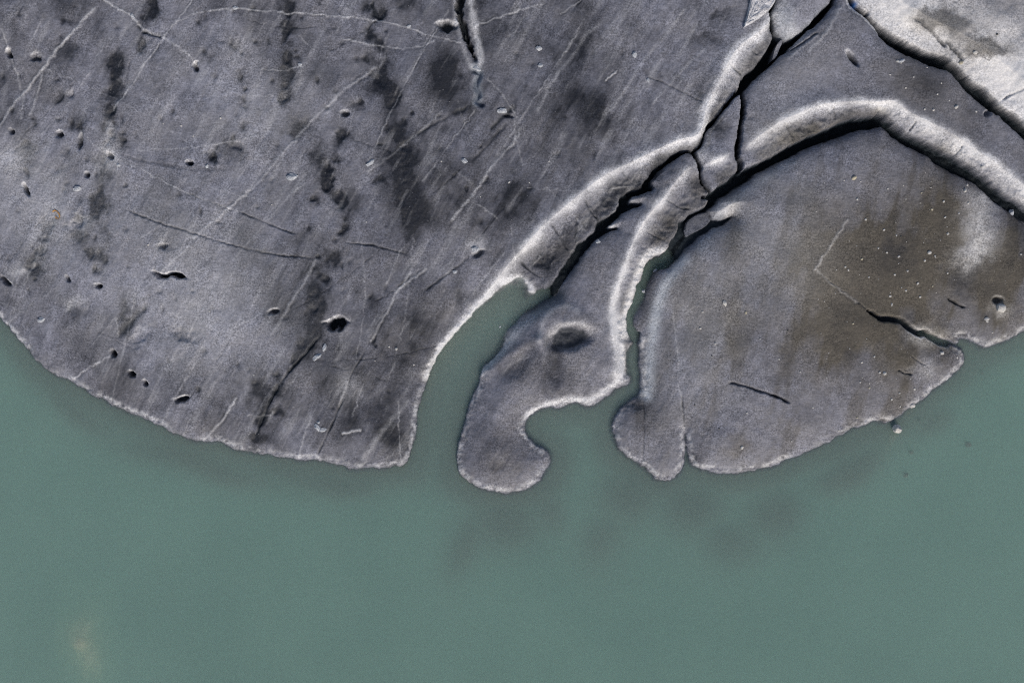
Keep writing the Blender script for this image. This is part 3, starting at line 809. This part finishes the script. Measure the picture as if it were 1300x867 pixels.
def make_water():
    m, nt, out = new_mat('glacial_water')
    L = nt.links.new
    tr = nd(nt, 'ShaderNodeBsdfTransparent')
    gl = nd(nt, 'ShaderNodeBsdfGlossy', Roughness=0.08)
    geo = nt.nodes.new('ShaderNodeNewGeometry')
    mp = nt.nodes.new('ShaderNodeMapping')
    mp.inputs['Rotation'].default_value = (0, 0, math.radians(-25))
    mp.inputs['Scale'].default_value = (0.6, 2.0, 1)
    L(geo.outputs['Position'], mp.inputs[0])
    rip = noise(nt, mp.outputs[0], 1.1, 4.0, 0.65)
    bump = nd(nt, 'ShaderNodeBump', Strength=0.6, Distance=0.10)
    L(rip, bump.inputs['Height'])
    L(bump.outputs[0], gl.inputs['Normal'])
    # suspended rock flour drifting just under the surface, and one tan plume of stirred silt
    silt = nd(nt, 'ShaderNodeBsdfDiffuse')
    s1 = noise(nt, geo.outputs['Position'], 0.045, 4.0, 0.55)
    c = mixc(nt, ramp(nt, s1, .35, .65), (.25, .37, .335), (.29, .38, .325))
    px_, py_ = at(102, 812, 0)
    mp2 = nt.nodes.new('ShaderNodeMapping')
    mp2.vector_type = 'TEXTURE'
    mp2.inputs['Location'].default_value = (px_, py_, 0)
    mp2.inputs['Scale'].default_value = (2.6, 5.5, 1)
    warp = nd(nt, 'ShaderNodeTexNoise', Scale=0.25, Detail=3.0)
    L(geo.outputs['Position'], warp.inputs['Vector'])
    va = nt.nodes.new('ShaderNodeVectorMath')
    va.operation = 'MULTIPLY_ADD'
    L(warp.outputs['Color'], va.inputs[0])
    va.inputs[1].default_value = (3.0, 3.0, 0)
    L(geo.outputs['Position'], va.inputs[2])
    L(va.outputs[0], mp2.inputs[0])
    ln = nt.nodes.new('ShaderNodeVectorMath')
    ln.operation = 'LENGTH'
    L(mp2.outputs[0], ln.inputs[0])
    plume = ramp(nt, ln.outputs['Value'], .1, 1.4, 1, 0)
    c = mixc(nt, math_n(nt, 'MULTIPLY', plume, .9), c, (.42, .39, .31))
    L(c, silt.inputs['Color'])
    s2 = noise(nt, geo.outputs['Position'], 0.07, 4.0, 0.55)
    body = nt.nodes.new('ShaderNodeMixShader')
    L(math_n(nt, 'ADD', ramp(nt, s2, .35, .7, .0, .05), math_n(nt, 'MULTIPLY', plume, .0)), body.inputs[0])
    L(tr.outputs[0], body.inputs[1])
    L(silt.outputs[0], body.inputs[2])
    mx = nt.nodes.new('ShaderNodeMixShader')
    mx.inputs[0].default_value = 0.04
    L(body.outputs[0], mx.inputs[1])
    L(gl.outputs[0], mx.inputs[2])
    L(mx.outputs[0], out.inputs['Surface'])
    sc = nd(nt, 'ShaderNodeVolumeScatter', Density=0.75, Anisotropy=0.0)
    sc.inputs['Color'].default_value = (.60, .735, .683, 1)
    ab = nd(nt, 'ShaderNodeVolumeAbsorption', Density=0.35)
    ab.inputs['Color'].default_value = (.20, .62, .48, 1)
    add = nt.nodes.new('ShaderNodeAddShader')
    L(sc.outputs[0], add.inputs[0])
    L(ab.outputs[0], add.inputs[1])
    L(add.outputs[0], out.inputs['Volume'])
    return m


ICE = make_ice()
WATER = make_water()
PALE_STONE = make_stone('pale_stone', (.42, .41, .39), (.62, .60, .57))
TAN_STONE = make_stone('tan_stone', (.36, .32, .24), (.52, .48, .36))
DARK_STONE = make_stone('dark_stone', (.07, .07, .065), (.13, .125, .115))
CLEAN_ICE = make_stone('clean_ice', (.26, .28, .32), (.55, .57, .60))
BED = make_stone('lake_bed_silt', (.05, .052, .05), (.09, .09, .082))
ORANGE = make_stone('orange_plastic', (.42, .20, .05), (.55, .30, .08))


def tag(o, label=None, cat=None, group=None, kind=None):
    if label:
        o['label'] = label
    if cat:
        o['category'] = cat
    if group:
        o['group'] = group
    if kind:
        o['kind'] = kind
    return o


def mesh_obj(name, V, F, mat, smooth=True):
    me = bpy.data.meshes.new(name)
    V = np.asarray(V, np.float32)
    F = np.asarray(F, np.int32)
    me.vertices.add(len(V))
    me.vertices.foreach_set('co', V.ravel())
    k = F.shape[1]
    me.loops.add(F.size)
    me.loops.foreach_set('vertex_index', F.ravel())
    me.polygons.add(len(F))
    me.polygons.foreach_set('loop_start', np.arange(0, F.size, k, dtype=np.int32))
    me.update(calc_edges=True)
    if smooth:
        me.polygons.foreach_set('use_smooth', np.ones(len(F), bool))
    me.materials.append(mat)
    o = bpy.data.objects.new(name, me)
    scene.collection.objects.link(o)
    return o


# ------------------------------------------------------------------ lake: water body and bed
def box(x0, x1, y0, y1, z0, z1):
    V = [(x, y, z) for z in (z0, z1) for y in (y0, y1) for x in (x0, x1)]
    F = [(0, 2, 3, 1), (4, 5, 7, 6), (0, 1, 5, 4), (2, 6, 7, 3), (0, 4, 6, 2), (1, 3, 7, 5)]
    return V, F


V, F = box(-900, 900, -900, 125, -7.0, 0.0)
water = mesh_obj('lake_water', V, F, WATER, smooth=False)
tag(water, 'milky green glacial lake filling the lower part of the picture', 'water', kind='structure')

bx = np.arange(-140, 141, 0.6)
by = np.arange(-70, 47, 0.6)
BX, BY = np.meshgrid(bx, by)
dsh = resample(cd, BX, np.clip(BY, -47.9, 125))
bz = -0.38 - 0.16 * np.minimum(dsh, 3.5) - 0.40 * np.clip(dsh - 2.5, 0, 10) + (fbm(BX, BY, 9, 4, 151) - .5) * 1.6 * sstep(0, 6, dsh)
for (px, py, rx, ry, ang, peak) in [(640, 660, 72, 46, 0, -1.0), (590, 690, 28, 60, 15, -1.2), (700, 645, 30, 44, -20, -1.1), (800, 630, 56, 56, 25, -.98), (768, 690, 40, 48, 20, -1.25), (880, 645, 60, 52, 0, -1.0), (985, 655, 52, 46, -10, -1.05),
                                    (930, 690, 60, 40, 0, -1.25), (1080, 596, 74, 28, -22, -.95), (250, 590, 150, 24, 16, -.95), (90, 520, 90, 20, 35, -1.0), (420, 615, 100, 22, 4, -1.0), (1250, 470, 50, 18, -25, -1.1), (1180, 540, 44, 26, -45, -1.1)]:
    x, y = at(px, py, 0)
    c, s = math.cos(math.radians(-ang)), math.sin(math.radians(-ang))
    wx_, wy_ = (fbm(BX, BY, 7, 2, 171) - .5) * 2.5, (fbm(BX, BY, 7, 2, 181) - .5) * 2.5
    u = ((BX + wx_ - x) * c + (BY + wy_ - y) * s) / (rx * M_PX)
    v = (-(BX + wx_ - x) * s + (BY + wy_ - y) * c) / (ry * M_PX)
    bz = np.maximum(bz, -3.4 + (3.4 + peak + 0.42) * np.exp(-(u * u + v * v) * .5))
bz = np.clip(-0.5 - np.logaddexp(0, (-0.5 - bz) * 4) / 4, -6.6, -0.5)
nxb, nyb = len(bx), len(by)
idx = np.arange(nxb * nyb).reshape(nyb, nxb)
F = np.stack([idx[:-1, :-1], idx[:-1, 1:], idx[1:, 1:], idx[1:, :-1]], -1).reshape(-1, 4)
bed = mesh_obj('lake_bed', np.stack([BX, BY, bz], -1).reshape(-1, 3), F, BED)
tag(bed, kind='structure')
gx_, gy_ = np.meshgrid(np.linspace(-7, 7, 60), np.linspace(-12, 12, 90))
r_ = np.sqrt((gx_ / 3.0 + (fbm(gx_, gy_, 3, 3, 907) - .5) * 1.2) ** 2 + (gy_ / 5.2 + (fbm(gx_, gy_, 3, 3, 911) - .5) * .9) ** 2)
tail = np.exp(-((gx_ + 0.3 * np.sin(gy_ * .6)) / .5) ** 2) * sstep(-1, -4, gy_) * .25
sz_ = -3.0 + 2.35 * np.exp(-r_ ** 2) + tail - .2 * np.exp(-((gx_ - .3) ** 2 + (gy_ - 1) ** 2) / .3)
x_, y_ = at(104, 812, -1)
sz_ -= 4.0 * sstep(.55, 1.0, np.maximum(np.abs(gx_) / 7, np.abs(gy_) / 12)) + 0.5 * sstep(.2, 1., r_ / 2.5)
idx = np.arange(gx_.size).reshape(gx_.shape)
F = np.stack([idx[:-1, :-1], idx[:-1, 1:], idx[1:, 1:], idx[1:, :-1]], -1).reshape(-1, 4)
SILT = make_stone('tan_silt', (.40, .34, .24), (.55, .47, .35))
o = mesh_obj('silt_bank', np.stack([gx_ + x_, gy_ + y_, sz_], -1).reshape(-1, 3), F, SILT)
tag(o, 'dim tan silt bank showing through the water near the bottom left', 'silt bank')
V, F = box(-899, 899, -899, 124, -6.95, -6.8)
deep = mesh_obj('lake_floor', V, F, BED, smooth=False)
tag(deep, kind='structure')

# ------------------------------------------------------------------ the ice slabs
LABELS = {
    'A': ('broad dark grey ice slab with veins and pits filling the upper left', 'ice block'),
    'B': ('finger of ice with a hooked foot standing in the water between two narrow channels', 'ice block'),
    'C': ('small wedge of pale ice pinched between three cracks where the crevasses meet', 'ice block'),
    'D': ('grey ice slab with a white arched lip between the two long black crevasses', 'ice block'),
    'E': ('rounded brownish grey ice slab sprinkled with pale pebbles, lower right', 'ice block'),
    'F': ('whitish ice slab cut off in the top right corner', 'ice block'),
    'G': ('pale bluish block of ice at the top edge above the dark crevasse junction', 'ice block'),
}
LAKE_NEAR = 1 - sstep(0.8, 2.5, DSH)               # 1 along the open lake, 0 in the gaps
wall_rough = fbm(GX, GY, 0.7, 3, 161)
D, T, L = lane([(545, 620), (548, 500), (590, 430), (640, 385), (672, 380)], 7.0, 1)
INLET = np.exp(-(D / 4.5) ** 4)
D, T, L = lane([(815, 470), (812, 445), (805, 405), (815, 370), (822, 345), (838, 330)], 4.0, 1)
flooded = np.maximum(np.exp(-(D / 2.0) ** 4), 1 - sstep(2.5, 4.0, DSH))
GAP_FLOOR = -2.4 + (1 - flooded) * (2.6 + 0.5 * wall_rough)   # only the gaps next to the lake hold water
for key in 'ABCDEFG':
    sd = SD[key]
    out_d = np.maximum(-sd, 0)
    wall = np.where(out_d > 0, out_d * (7.0 + 10.0 * wall_rough), 0)          # steep wall of a gap
    beach = np.where(out_d > 0, out_d * (1.5 + 4.0 * INLET), 0)                               # sloping foot in the lake
    lip = 0.16 * np.exp(-np.maximum(sd, 0) / 0.22) * (1 - LAKE_NEAR)
    Z = TOP - lip - (wall * (1 - LAKE_NEAR) + beach * LAKE_NEAR)
    reach = 1.5
    keep = sd > -reach
    Z = np.maximum(Z, GAP_FLOOR)
    fm = keep[:-1, :-1] & keep[1:, :-1] & keep[:-1, 1:] & keep[1:, 1:]
    jj, ii = np.nonzero(fm)
    ids = np.full((NY, NX), -1, np.int64)
    used = np.zeros((NY, NX), bool)
    for a in (0, 1):
        for b in (0, 1):
            used[jj + a, ii + b] = True
    nv = int(used.sum())
    ids[used] = np.arange(nv)
    F = np.stack([ids[jj, ii], ids[jj, ii + 1], ids[jj + 1, ii + 1], ids[jj + 1, ii]], -1)
    V = np.stack([GX[used], GY[used], Z[used]], -1)
    o = mesh_obj('ice_block', V, F, ICE)
    wallw = np.exp(-out_d / 0.05)
    wet_shade_w = np.clip(WET_SHADE + (1 - LAKE_NEAR) * sstep(0.0, 0.14, out_d) + LAKE_NEAR * 0.8 * sstep(0.12, -0.12, Z), 0, 1)  # shade painted near-black on gap walls and floors; submerged foot is dark ice
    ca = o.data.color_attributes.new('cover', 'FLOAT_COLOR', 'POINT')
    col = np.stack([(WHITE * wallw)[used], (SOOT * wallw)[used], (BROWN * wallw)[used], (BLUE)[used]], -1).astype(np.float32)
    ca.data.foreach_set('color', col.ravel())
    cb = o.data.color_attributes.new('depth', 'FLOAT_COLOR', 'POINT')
    col = np.stack([wet_shade_w[used], DEEP[used], 0 * wet_shade_w[used], 0 * wet_shade_w[used]], -1).astype(np.float32)
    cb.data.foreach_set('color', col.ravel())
    tag(o, LABELS[key][0], LABELS[key][1], 'slabs of the broken glacier front')

# ------------------------------------------------------------------ loose things lying on the ice
def ice_z(x, y):
    i = int(np.clip(np.searchsorted(XS, x), 1, NX - 1))
    j = int(np.clip(np.searchsorted(YS, y), 1, NY - 1))
    return float(TOP[j, i])


def put(px, py):
    """world point of the ice surface seen at a photograph pixel"""
    h = surf_h(px, py)
    for _ in range(3):
        x, y = at(px, py, h)
        h = ice_z(x, y)
    return x, y, h


import bmesh


def lump(name, seed, sub=2, flat=0.7, rough=0.35, cuts=5):
    """an angular stone or ice chunk about 1 m across: a faceted, unevenly cut body"""
    r = random.Random(seed)
    bm = bmesh.new()
    bmesh.ops.create_icosphere(bm, subdivisions=sub, radius=0.5)
    planes = []
    for _ in range(cuts):
        a, b = r.uniform(0, 6.28), r.uniform(-0.3, 1.0)
        n = np.array([math.cos(a) * math.cos(b), math.sin(a) * math.cos(b), math.sin(b)])
        planes.append((n, r.uniform(0.26, 0.42)))
    for v in bm.verts:
        p = np.array(v.co)
        for n, d in planes:
            e = p @ n - d
            if e > 0:
                p = p - n * e * 0.92
        p = p * (1 + r.uniform(-rough, rough) * 0.16)
        v.co = (p[0], p[1] * 0.85, p[2] * flat)
    me = bpy.data.meshes.new(name)
    bm.to_mesh(me)
    bm.free()
    return me


def place(name, me, mat, px, py, size, label, cat, group=None, sink=0.25, stretch=1.0, rot=None, z=None):
    o = bpy.data.objects.new(name, me)
    if mat is not None:
        if not me.materials:
            me.materials.append(mat)
        o.material_slots[0].link = 'OBJECT'
        o.material_slots[0].material = mat
    x, y, h = put(px, py)
    if z is not None:
        h = z
        x, y = at(px, py, z)
    sz = size * M_PX
    o.location = (x, y, h + sz * (0.35 - sink))
    o.scale = (sz * stretch, sz, sz)
    o.rotation_euler = (rng.uniform(-.25, .25), rng.uniform(-.25, .25), rng.uniform(0, 6.28) if rot is None else math.radians(-rot))
    scene.collection.objects.link(o)
    return tag(o, label, cat, group)


STONES = [lump('stone', 50 + k) for k in range(6)]
PEBBLES = [lump('pebble', 80 + k, sub=1, cuts=3) for k in range(5)]
CHUNKS = [lump('ice_chunk', 120 + k, sub=3, flat=0.65, rough=0.8, cuts=7) for k in range(6)]

# stones large enough to tell apart
place('boulder', lump('boulder', 5, sub=3, cuts=7, flat=1.35), PALE_STONE, 1139, 544, 13, 'pale boulder standing in the water just off the lower right shore', 'boulder', z=0.05, sink=.2)
place('stone', STONES[0], PALE_STONE, 1271, 391, 13, 'largest white stone on the right slab, beside a dark dent painted as its shadow', 'stone', stretch=1.2, rot=5)
place('stone', STONES[1], TAN_STONE, 1084, 226, 7, 'yellowish stone alone near the top of the brownish slab below the arched crevasse', 'stone')
place('stone', STONES[2], PALE_STONE, 1180, 321, 6, 'rounded pale stone to the right of the dark smudge on the brownish slab', 'stone')
place('stone', STONES[3], PALE_STONE, 942, 568, 5, 'bright stone on a brown silt patch near the bottom shore of the right slab', 'stone')
place('stone', STONES[4], PALE_STONE, 1123, 474, 5.5, 'white stone with a tan neighbour on the lower right slab', 'stone')
place('stone', STONES[5], TAN_STONE, 1220, 80, 6, 'yellowish stone on the very lip of the upper right crevasse', 'stone')
place('stone', STONES[0], PALE_STONE, 1196, 448, 5.5, 'white stone just below the ragged crack near the right shore', 'stone', stretch=1.3)
place('stone', STONES[1], PALE_STONE, 1225, 242, 5.5, 'pale stone below the right end of the arched crevasse', 'stone')
place('stone', STONES[2], PALE_STONE, 1252, 405, 6, 'pale stone below the largest white stone, near the right shore', 'stone', stretch=1.3, rot=0)
place('stone', STONES[3], PALE_STONE, 1158, 515, 8, 'pale stone on the shore rim up from the boulder in the water', 'stone')
place('stone', STONES[4], PALE_STONE, 920, 385, 6, 'greyish oval stone in a brown streak on the left half of the right slab', 'stone', rot=80, stretch=1.4)
place('stone', STONES[5], PALE_STONE, 1238, 67, 6, 'grey stone lying in the brown patch of the white corner slab', 'stone')
place('stone', STONES[0], DARK_STONE, 1266, 44, 3.5, 'dark stone on clean white ice in the corner slab', 'stone')
place('stone', STONES[1], PALE_STONE, 1214, 136, 6, 'white stone between the two black crevasses, right of the pale arch', 'stone')
place('stone', STONES[2], PALE_STONE, 503, 443, 4.5, 'white stone near the inlet bank of the big left slab', 'stone')
for (px, py, sz, lb) in [(1167, 534, 6, 'dim sunken stone nearest to the boulder in the water'), (1157, 574, 7, 'dim sunken stone under the water below the boulder'),
                         (1150, 603, 8, 'dim sunken stone farthest from the shore of the right slab'), (1229, 564, 9, 'brownish blurred sunken stone at the far right of the lake'), (1247, 473, 5, 'faint sunken stone off the corner of the right slab')]:
    place('sunken_stone', STONES[rng.randrange(6)], DARK_STONE, px, py, sz, lb, 'stone', 'stones sunk in the lake', z=-0.75, sink=.35)

# pebbles nobody could tell apart
E_PEB = [(1088, 253), (1099, 279), (1122, 292), (1170, 245), (1127, 240), (1228, 235), (1229, 258), (1198, 256), (1217, 271), (1200, 276), (1183, 266), (1203, 297),
         (1138, 299), (1126, 321), (1141, 326), (1174, 331), (1187, 325), (1094, 329), (1073, 339), (1077, 343), (1103, 352), (1136, 349), (1152, 344), (1165, 360), (1184, 363),
         (1150, 369), (1203, 347), (1168, 377), (1132, 386), (1130, 376), (1260, 422), (1083, 411), (1296, 323), (1115, 315), (1110, 453), (1094, 460), (1117, 473), (1092, 485),
         (1104, 492), (1215, 454), (1193, 480), (1161, 494), (1142, 499), (1143, 516), (1132, 507), (1088, 530), (1065, 546), (1032, 517), (1016, 472), (989, 456), (1005, 560), (965, 430),
         (947, 397), (908, 436), (892, 396), (889, 417), (948, 524), (1247, 212), (1253, 408)]
for k, (px, py) in enumerate(E_PEB):
    place('pebble', PEBBLES[k % 5], TAN_STONE if k % 7 == 3 else PALE_STONE, px, py, rng.uniform(2.6, 4.2), 'tiny pale pebble among many sprinkled over the brownish right slab', 'pebble', 'pebbles on the right slab')
for k in range(70):
    px, py = rng.uniform(1030, 1240), rng.uniform(215, 500)
    x, y, _ = put(px, py)
    i, j = np.searchsorted(XS, x), np.searchsorted(YS, y)
    if SD['E'][j, i] > 0.8:
        place('pebble', PEBBLES[k % 5], PALE_STONE, px, py, rng.uniform(1.3, 2.2), 'tiny pale pebble among many sprinkled over the brownish right slab', 'pebble', 'pebbles on the right slab')
for k, (px, py) in enumerate([(882, 514), (913, 544), (904, 452), (1144, 300), (1000, 420)]):
    place('pebble', PEBBLES[k % 5], DARK_STONE, px, py, 2.6, 'tiny dark pebble on the grey left half of the right slab', 'pebble', 'dark pebbles on the right slab')
for k, (px, py) in enumerate([(1177, 86), (1195, 106), (1239, 142), (1174, 139), (1144, 80), (1139, 78), (1160, 98), (1190, 120), (1205, 128), (1130, 95), (1185, 140), (1150, 112)]):
    place('pebble', PEBBLES[k % 5], PALE_STONE, px, py, rng.uniform(2.2, 4), 'tiny pale pebble on the ice between the two long black crevasses', 'pebble', 'pebbles between the crevasses')
for k, (px, py) in enumerate([(494, 440), (525, 463), (322, 476), (476, 458), (207, 157), (245, 173), (230, 160), (188, 311), (266, 395), (465, 282), (280, 150), (560, 205), (610, 250), (345, 260), (697, 205), (672, 232), (646, 232), (647, 231)]):
    place('pebble', PEBBLES[k % 5], PALE_STONE, px, py, rng.uniform(2.0, 3.4), 'tiny pale pebble on the broad left slab', 'pebble', 'pebbles on the left slab')

# knobs and chips of clean ice
for (px, py, sz, st, rot, lb) in [
        (371, 224, 11, 1.5, -25, 'large pale ice knob alone in the middle of the left slab'), (590, 204, 8, 1.1, 0, 'round pale ice knob at the lower end of a dark scratch'),
        (604, 316, 9, 1.5, -30, 'jagged white ice lump above the inlet head, with a black hollow beneath'), (577, 345, 6, 1.2, -20, 'small white ice chip below left of the jagged lump by the inlet'),
        (806, 70, 8, 1.0, 60, 'horn shaped ice knob in the upper middle, right of the dark smudge'), (637, 141, 9, 1.6, 10, 'flat white ice lump below the open trench'),
        (684, 62, 9, .9, 60, 'pale ice knob, upper of a pair right of the trench'), (686, 83, 7, 1.0, -40, 'small ice knob, lower of a pair right of the trench'), (823, 102, 5, 1.2, 50, 'small sharp ice chip at the start of a dark hair crack'),
        (412, 441, 7, 1.8, -55, 'upper ice chip of a row below the crescent melt hole'), (403, 453, 8, 1.7, -35, 'lower ice chip of a row below the crescent melt hole'), (403, 543, 8, 1.8, 50, 'curved white ice chip in a cluster near the lower shore of the left slab'),
        (410, 545, 7, 1.6, -20, 'straight white ice chip in a cluster near the lower shore of the left slab'), (404, 536, 5, 1.0, 0, 'smallest white ice chip of the cluster near the lower left shore'), (263, 211, 6, 1.0, 60, 'white ice chip beside a small dark melt hole, left of centre in the left slab'),
        (98, 240, 9, 1.3, 10, 'white broken ice chip beside the dark dust string at the far left'), (519, 34, 5, 1.4, 0, 'tiny bright ice knob on a pale vein near the top edge'), (299, 10, 6, 1.3, -20, 'white ice knob on the long pale vein at the top edge'), (168, 20, 6, 1.6, 40, 'white ice knob on the short vein at the upper left'),
        (381, 82, 5, 1.5, -15, 'small white ice chip beside the vertical string of dust spots'), (470, 207, 8, 1.7, -40, 'pale ice chip on the slanting crack left of centre'), (53, 405, 8, 1.6, -40, 'pale ice chip near the shore at the far left'), (760, 307, 6, 1.3, 0, 'white ice chip at the edge of the finger, beside the left crevasse'),
        (150, 210, 5, 1.2, 20, 'white ice chip where a pale crack crosses the dust string'), (605, 87, 8, 1.6, 30, 'white ice lump closing the end of the open trench'), (1291, 269, 8, 1.5, 80, 'white ice splinter at the right edge below the crevasse'), (1144, 78, 6, 1.8, -20, 'thin white ice splinter between the crevasses, above the arch')]:
    place('ice_chunk', CHUNKS[rng.randrange(6)], CLEAN_ICE, px, py, sz, lb, 'ice chunk', 'knobs and chips of clean ice', stretch=st, rot=rot, sink=.32)
place('ice_chunk', CHUNKS[1], CLEAN_ICE, 817, 370, 5, 'floating ice chip in the narrow channel, lower of two', 'ice chunk', 'ice chips in the channel', z=0.0)
place('ice_chunk', CHUNKS[2], CLEAN_ICE, 832, 344, 5, 'floating ice chip in the narrow channel, upper of two', 'ice chunk', 'ice chips in the channel', z=0.0, stretch=1.5)
place('ice_chunk', CHUNKS[3], CLEAN_ICE, 635, 415, 3, 'tiny ice chip floating alone in the wide inlet', 'ice chunk', z=0.0)


# a block fallen into the middle crevasse, a fin standing in the upper one and the striped wedge at the top edge
def prism(name, px_pts, z_top, z_bot, tilt, label, cover, wet_shade, ridges=0.0, ang=0.0, cells=26):
    """a broken plate of ice: gridded, uneven top over a traced outline, with side walls"""
    P = np.array([at(x, y, z_top) for x, y in px_pts])
    c = P.mean(0)
    ring = smooth_path(np.vstack([P, P[:1]]), 1)[:-1]
    n = len(ring)
    V, F = [], []
    rings = 9
    for k in range(rings):
        f = 1 - k / rings
        for q in ring:
            V.append(tuple(c + (q - c) * f) + (0,))
    V.append(tuple(c) + (0,))
    V = np.array(V, float)
    a = math.radians(ang)
    across = V[:, 0] * math.sin(a) + V[:, 1] * math.cos(a)
    bump = (fbm(V[:, 0], V[:, 1], 0.8, 3, 811) - .5) * 0.35
    V[:, 2] = z_top + tilt[0] * (V[:, 0] - c[0]) + tilt[1] * (V[:, 1] - c[1]) + bump + ridges * np.sin(across * 9.0 + 3 * (fbm(V[:, 0], V[:, 1], 2.0, 2, 821) - .5))
    V[:n, 2] -= 0.15
    base = V[:n].copy()
    base[:, 2] = z_bot
    V = np.vstack([V, base])
    b0 = len(V) - n
    tip = b0 - 1
    for k in range(rings - 1):
        for i in range(n):
            j = (i + 1) % n
            F.append((k * n + i, k * n + j, (k + 1) * n + j, (k + 1) * n + i))
    for i in range(n):
        j = (i + 1) % n
        F.append((b0 + i, b0 + j, j, i))
        F.append(((rings - 1) * n + i, (rings - 1) * n + j, tip, tip))
    me = bpy.data.meshes.new(name)
    me.from_pydata([tuple(v) for v in V], [], [f if f[2] != f[3] else f[:3] for f in F])
    me.materials.append(ICE)
    m = len(V)
    stripes = 0.5 + 0.5 * np.sin(np.concatenate([across, across[:n]]) * 9.0)
    ca = me.color_attributes.new('cover', 'FLOAT_COLOR', 'POINT')
    col = np.zeros((m, 4), np.float32)
    col[:, 0] = cover * (1 - 0.45 * stripes * (ridges > 0))
    ca.data.foreach_set('color', col.ravel())
    cb = me.color_attributes.new('depth', 'FLOAT_COLOR', 'POINT')
    col = np.zeros((m, 4), np.float32)
    col[:, 0] = wet_shade
    col[b0:, 0] = 1.0
    cb.data.foreach_set('color', col.ravel())
    o = bpy.data.objects.new(name, me)
    scene.collection.objects.link(o)
    return tag(o, label, 'ice block')


prism('ice_wedge', [(945, 34), (950, 16), (954, -4), (960, -30), (992, -30), (985, 1), (978, 12), (964, 23)], put(955, 20)[2] + 0.55, 1.0, (0.02, 0.03), 'striped whitish wedge of ice at the top edge, pointing down left', 0.85, 0.0, ridges=0.10, ang=50)
prism('ice_fin', [(980, 77), (983, 64), (988, 54), (993, 49), (994, 53), (990, 62), (986, 73)], put(1000, 75)[2] - 0.9, -0.5, (0.0, 0.05), 'thin grey fin of ice standing in the dark crevasse junction at the top', 0.15, 0.15)
prism('fallen_ice_block', [(868, 293), (871, 281), (884, 272), (900, 268), (904, 278), (896, 288), (880, 296), (870, 302)], put(915, 300)[2] - 1.0, -0.5, (-0.1, 0.05), 'dark grey fallen block of ice wedged inside the middle crevasse', 0.0, 0.55)

# curled orange strip near the left edge
pts = [(67, 269), (70, 267.5), (73, 269), (75.5, 272), (76.5, 275), (75, 278), (72, 277), (70.5, 275.5)]
V, F = [], []
x0, y0, z0 = put(72, 272)
for k, (px, py) in enumerate(pts):
    x, y = at(px, py, z0)
    z = max(z0, ice_z(x, y)) + 0.05 + 0.03 * math.sin(k * 1.9)
    a, b = pts[max(k - 1, 0)], pts[min(k + 1, len(pts) - 1)]
    dx, dy = b[0] - a[0], -(b[1] - a[1])
    L = math.hypot(dx, dy)
    nx_, ny_ = -dy / L, dx / L
    w = 0.06 + 0.025 * math.sin(k * 2.3)
    for s1, dz in ((-1, 0.0), (1, 0.05), (1, 0.08), (-1, 0.03)):
        V.append((x + nx_ * w * s1, y + ny_ * w * s1, z + dz))
for k in range(len(pts) - 1):
    for q in range(4):
        a, b = k * 4 + q, k * 4 + (q + 1) % 4
        F.append((a, b, b + 4, a + 4))
F.append((0, 3, 2, 1))
F.append((len(V) - 4, len(V) - 3, len(V) - 2, len(V) - 1))
me = bpy.data.meshes.new('orange_strip')
me.from_pydata(V, [], F)
me.materials.append(ORANGE)
o = bpy.data.objects.new('orange_strip', me)
scene.collection.objects.link(o)
tag(o, 'small curled orange strip lying on the ice near the left edge', 'litter')
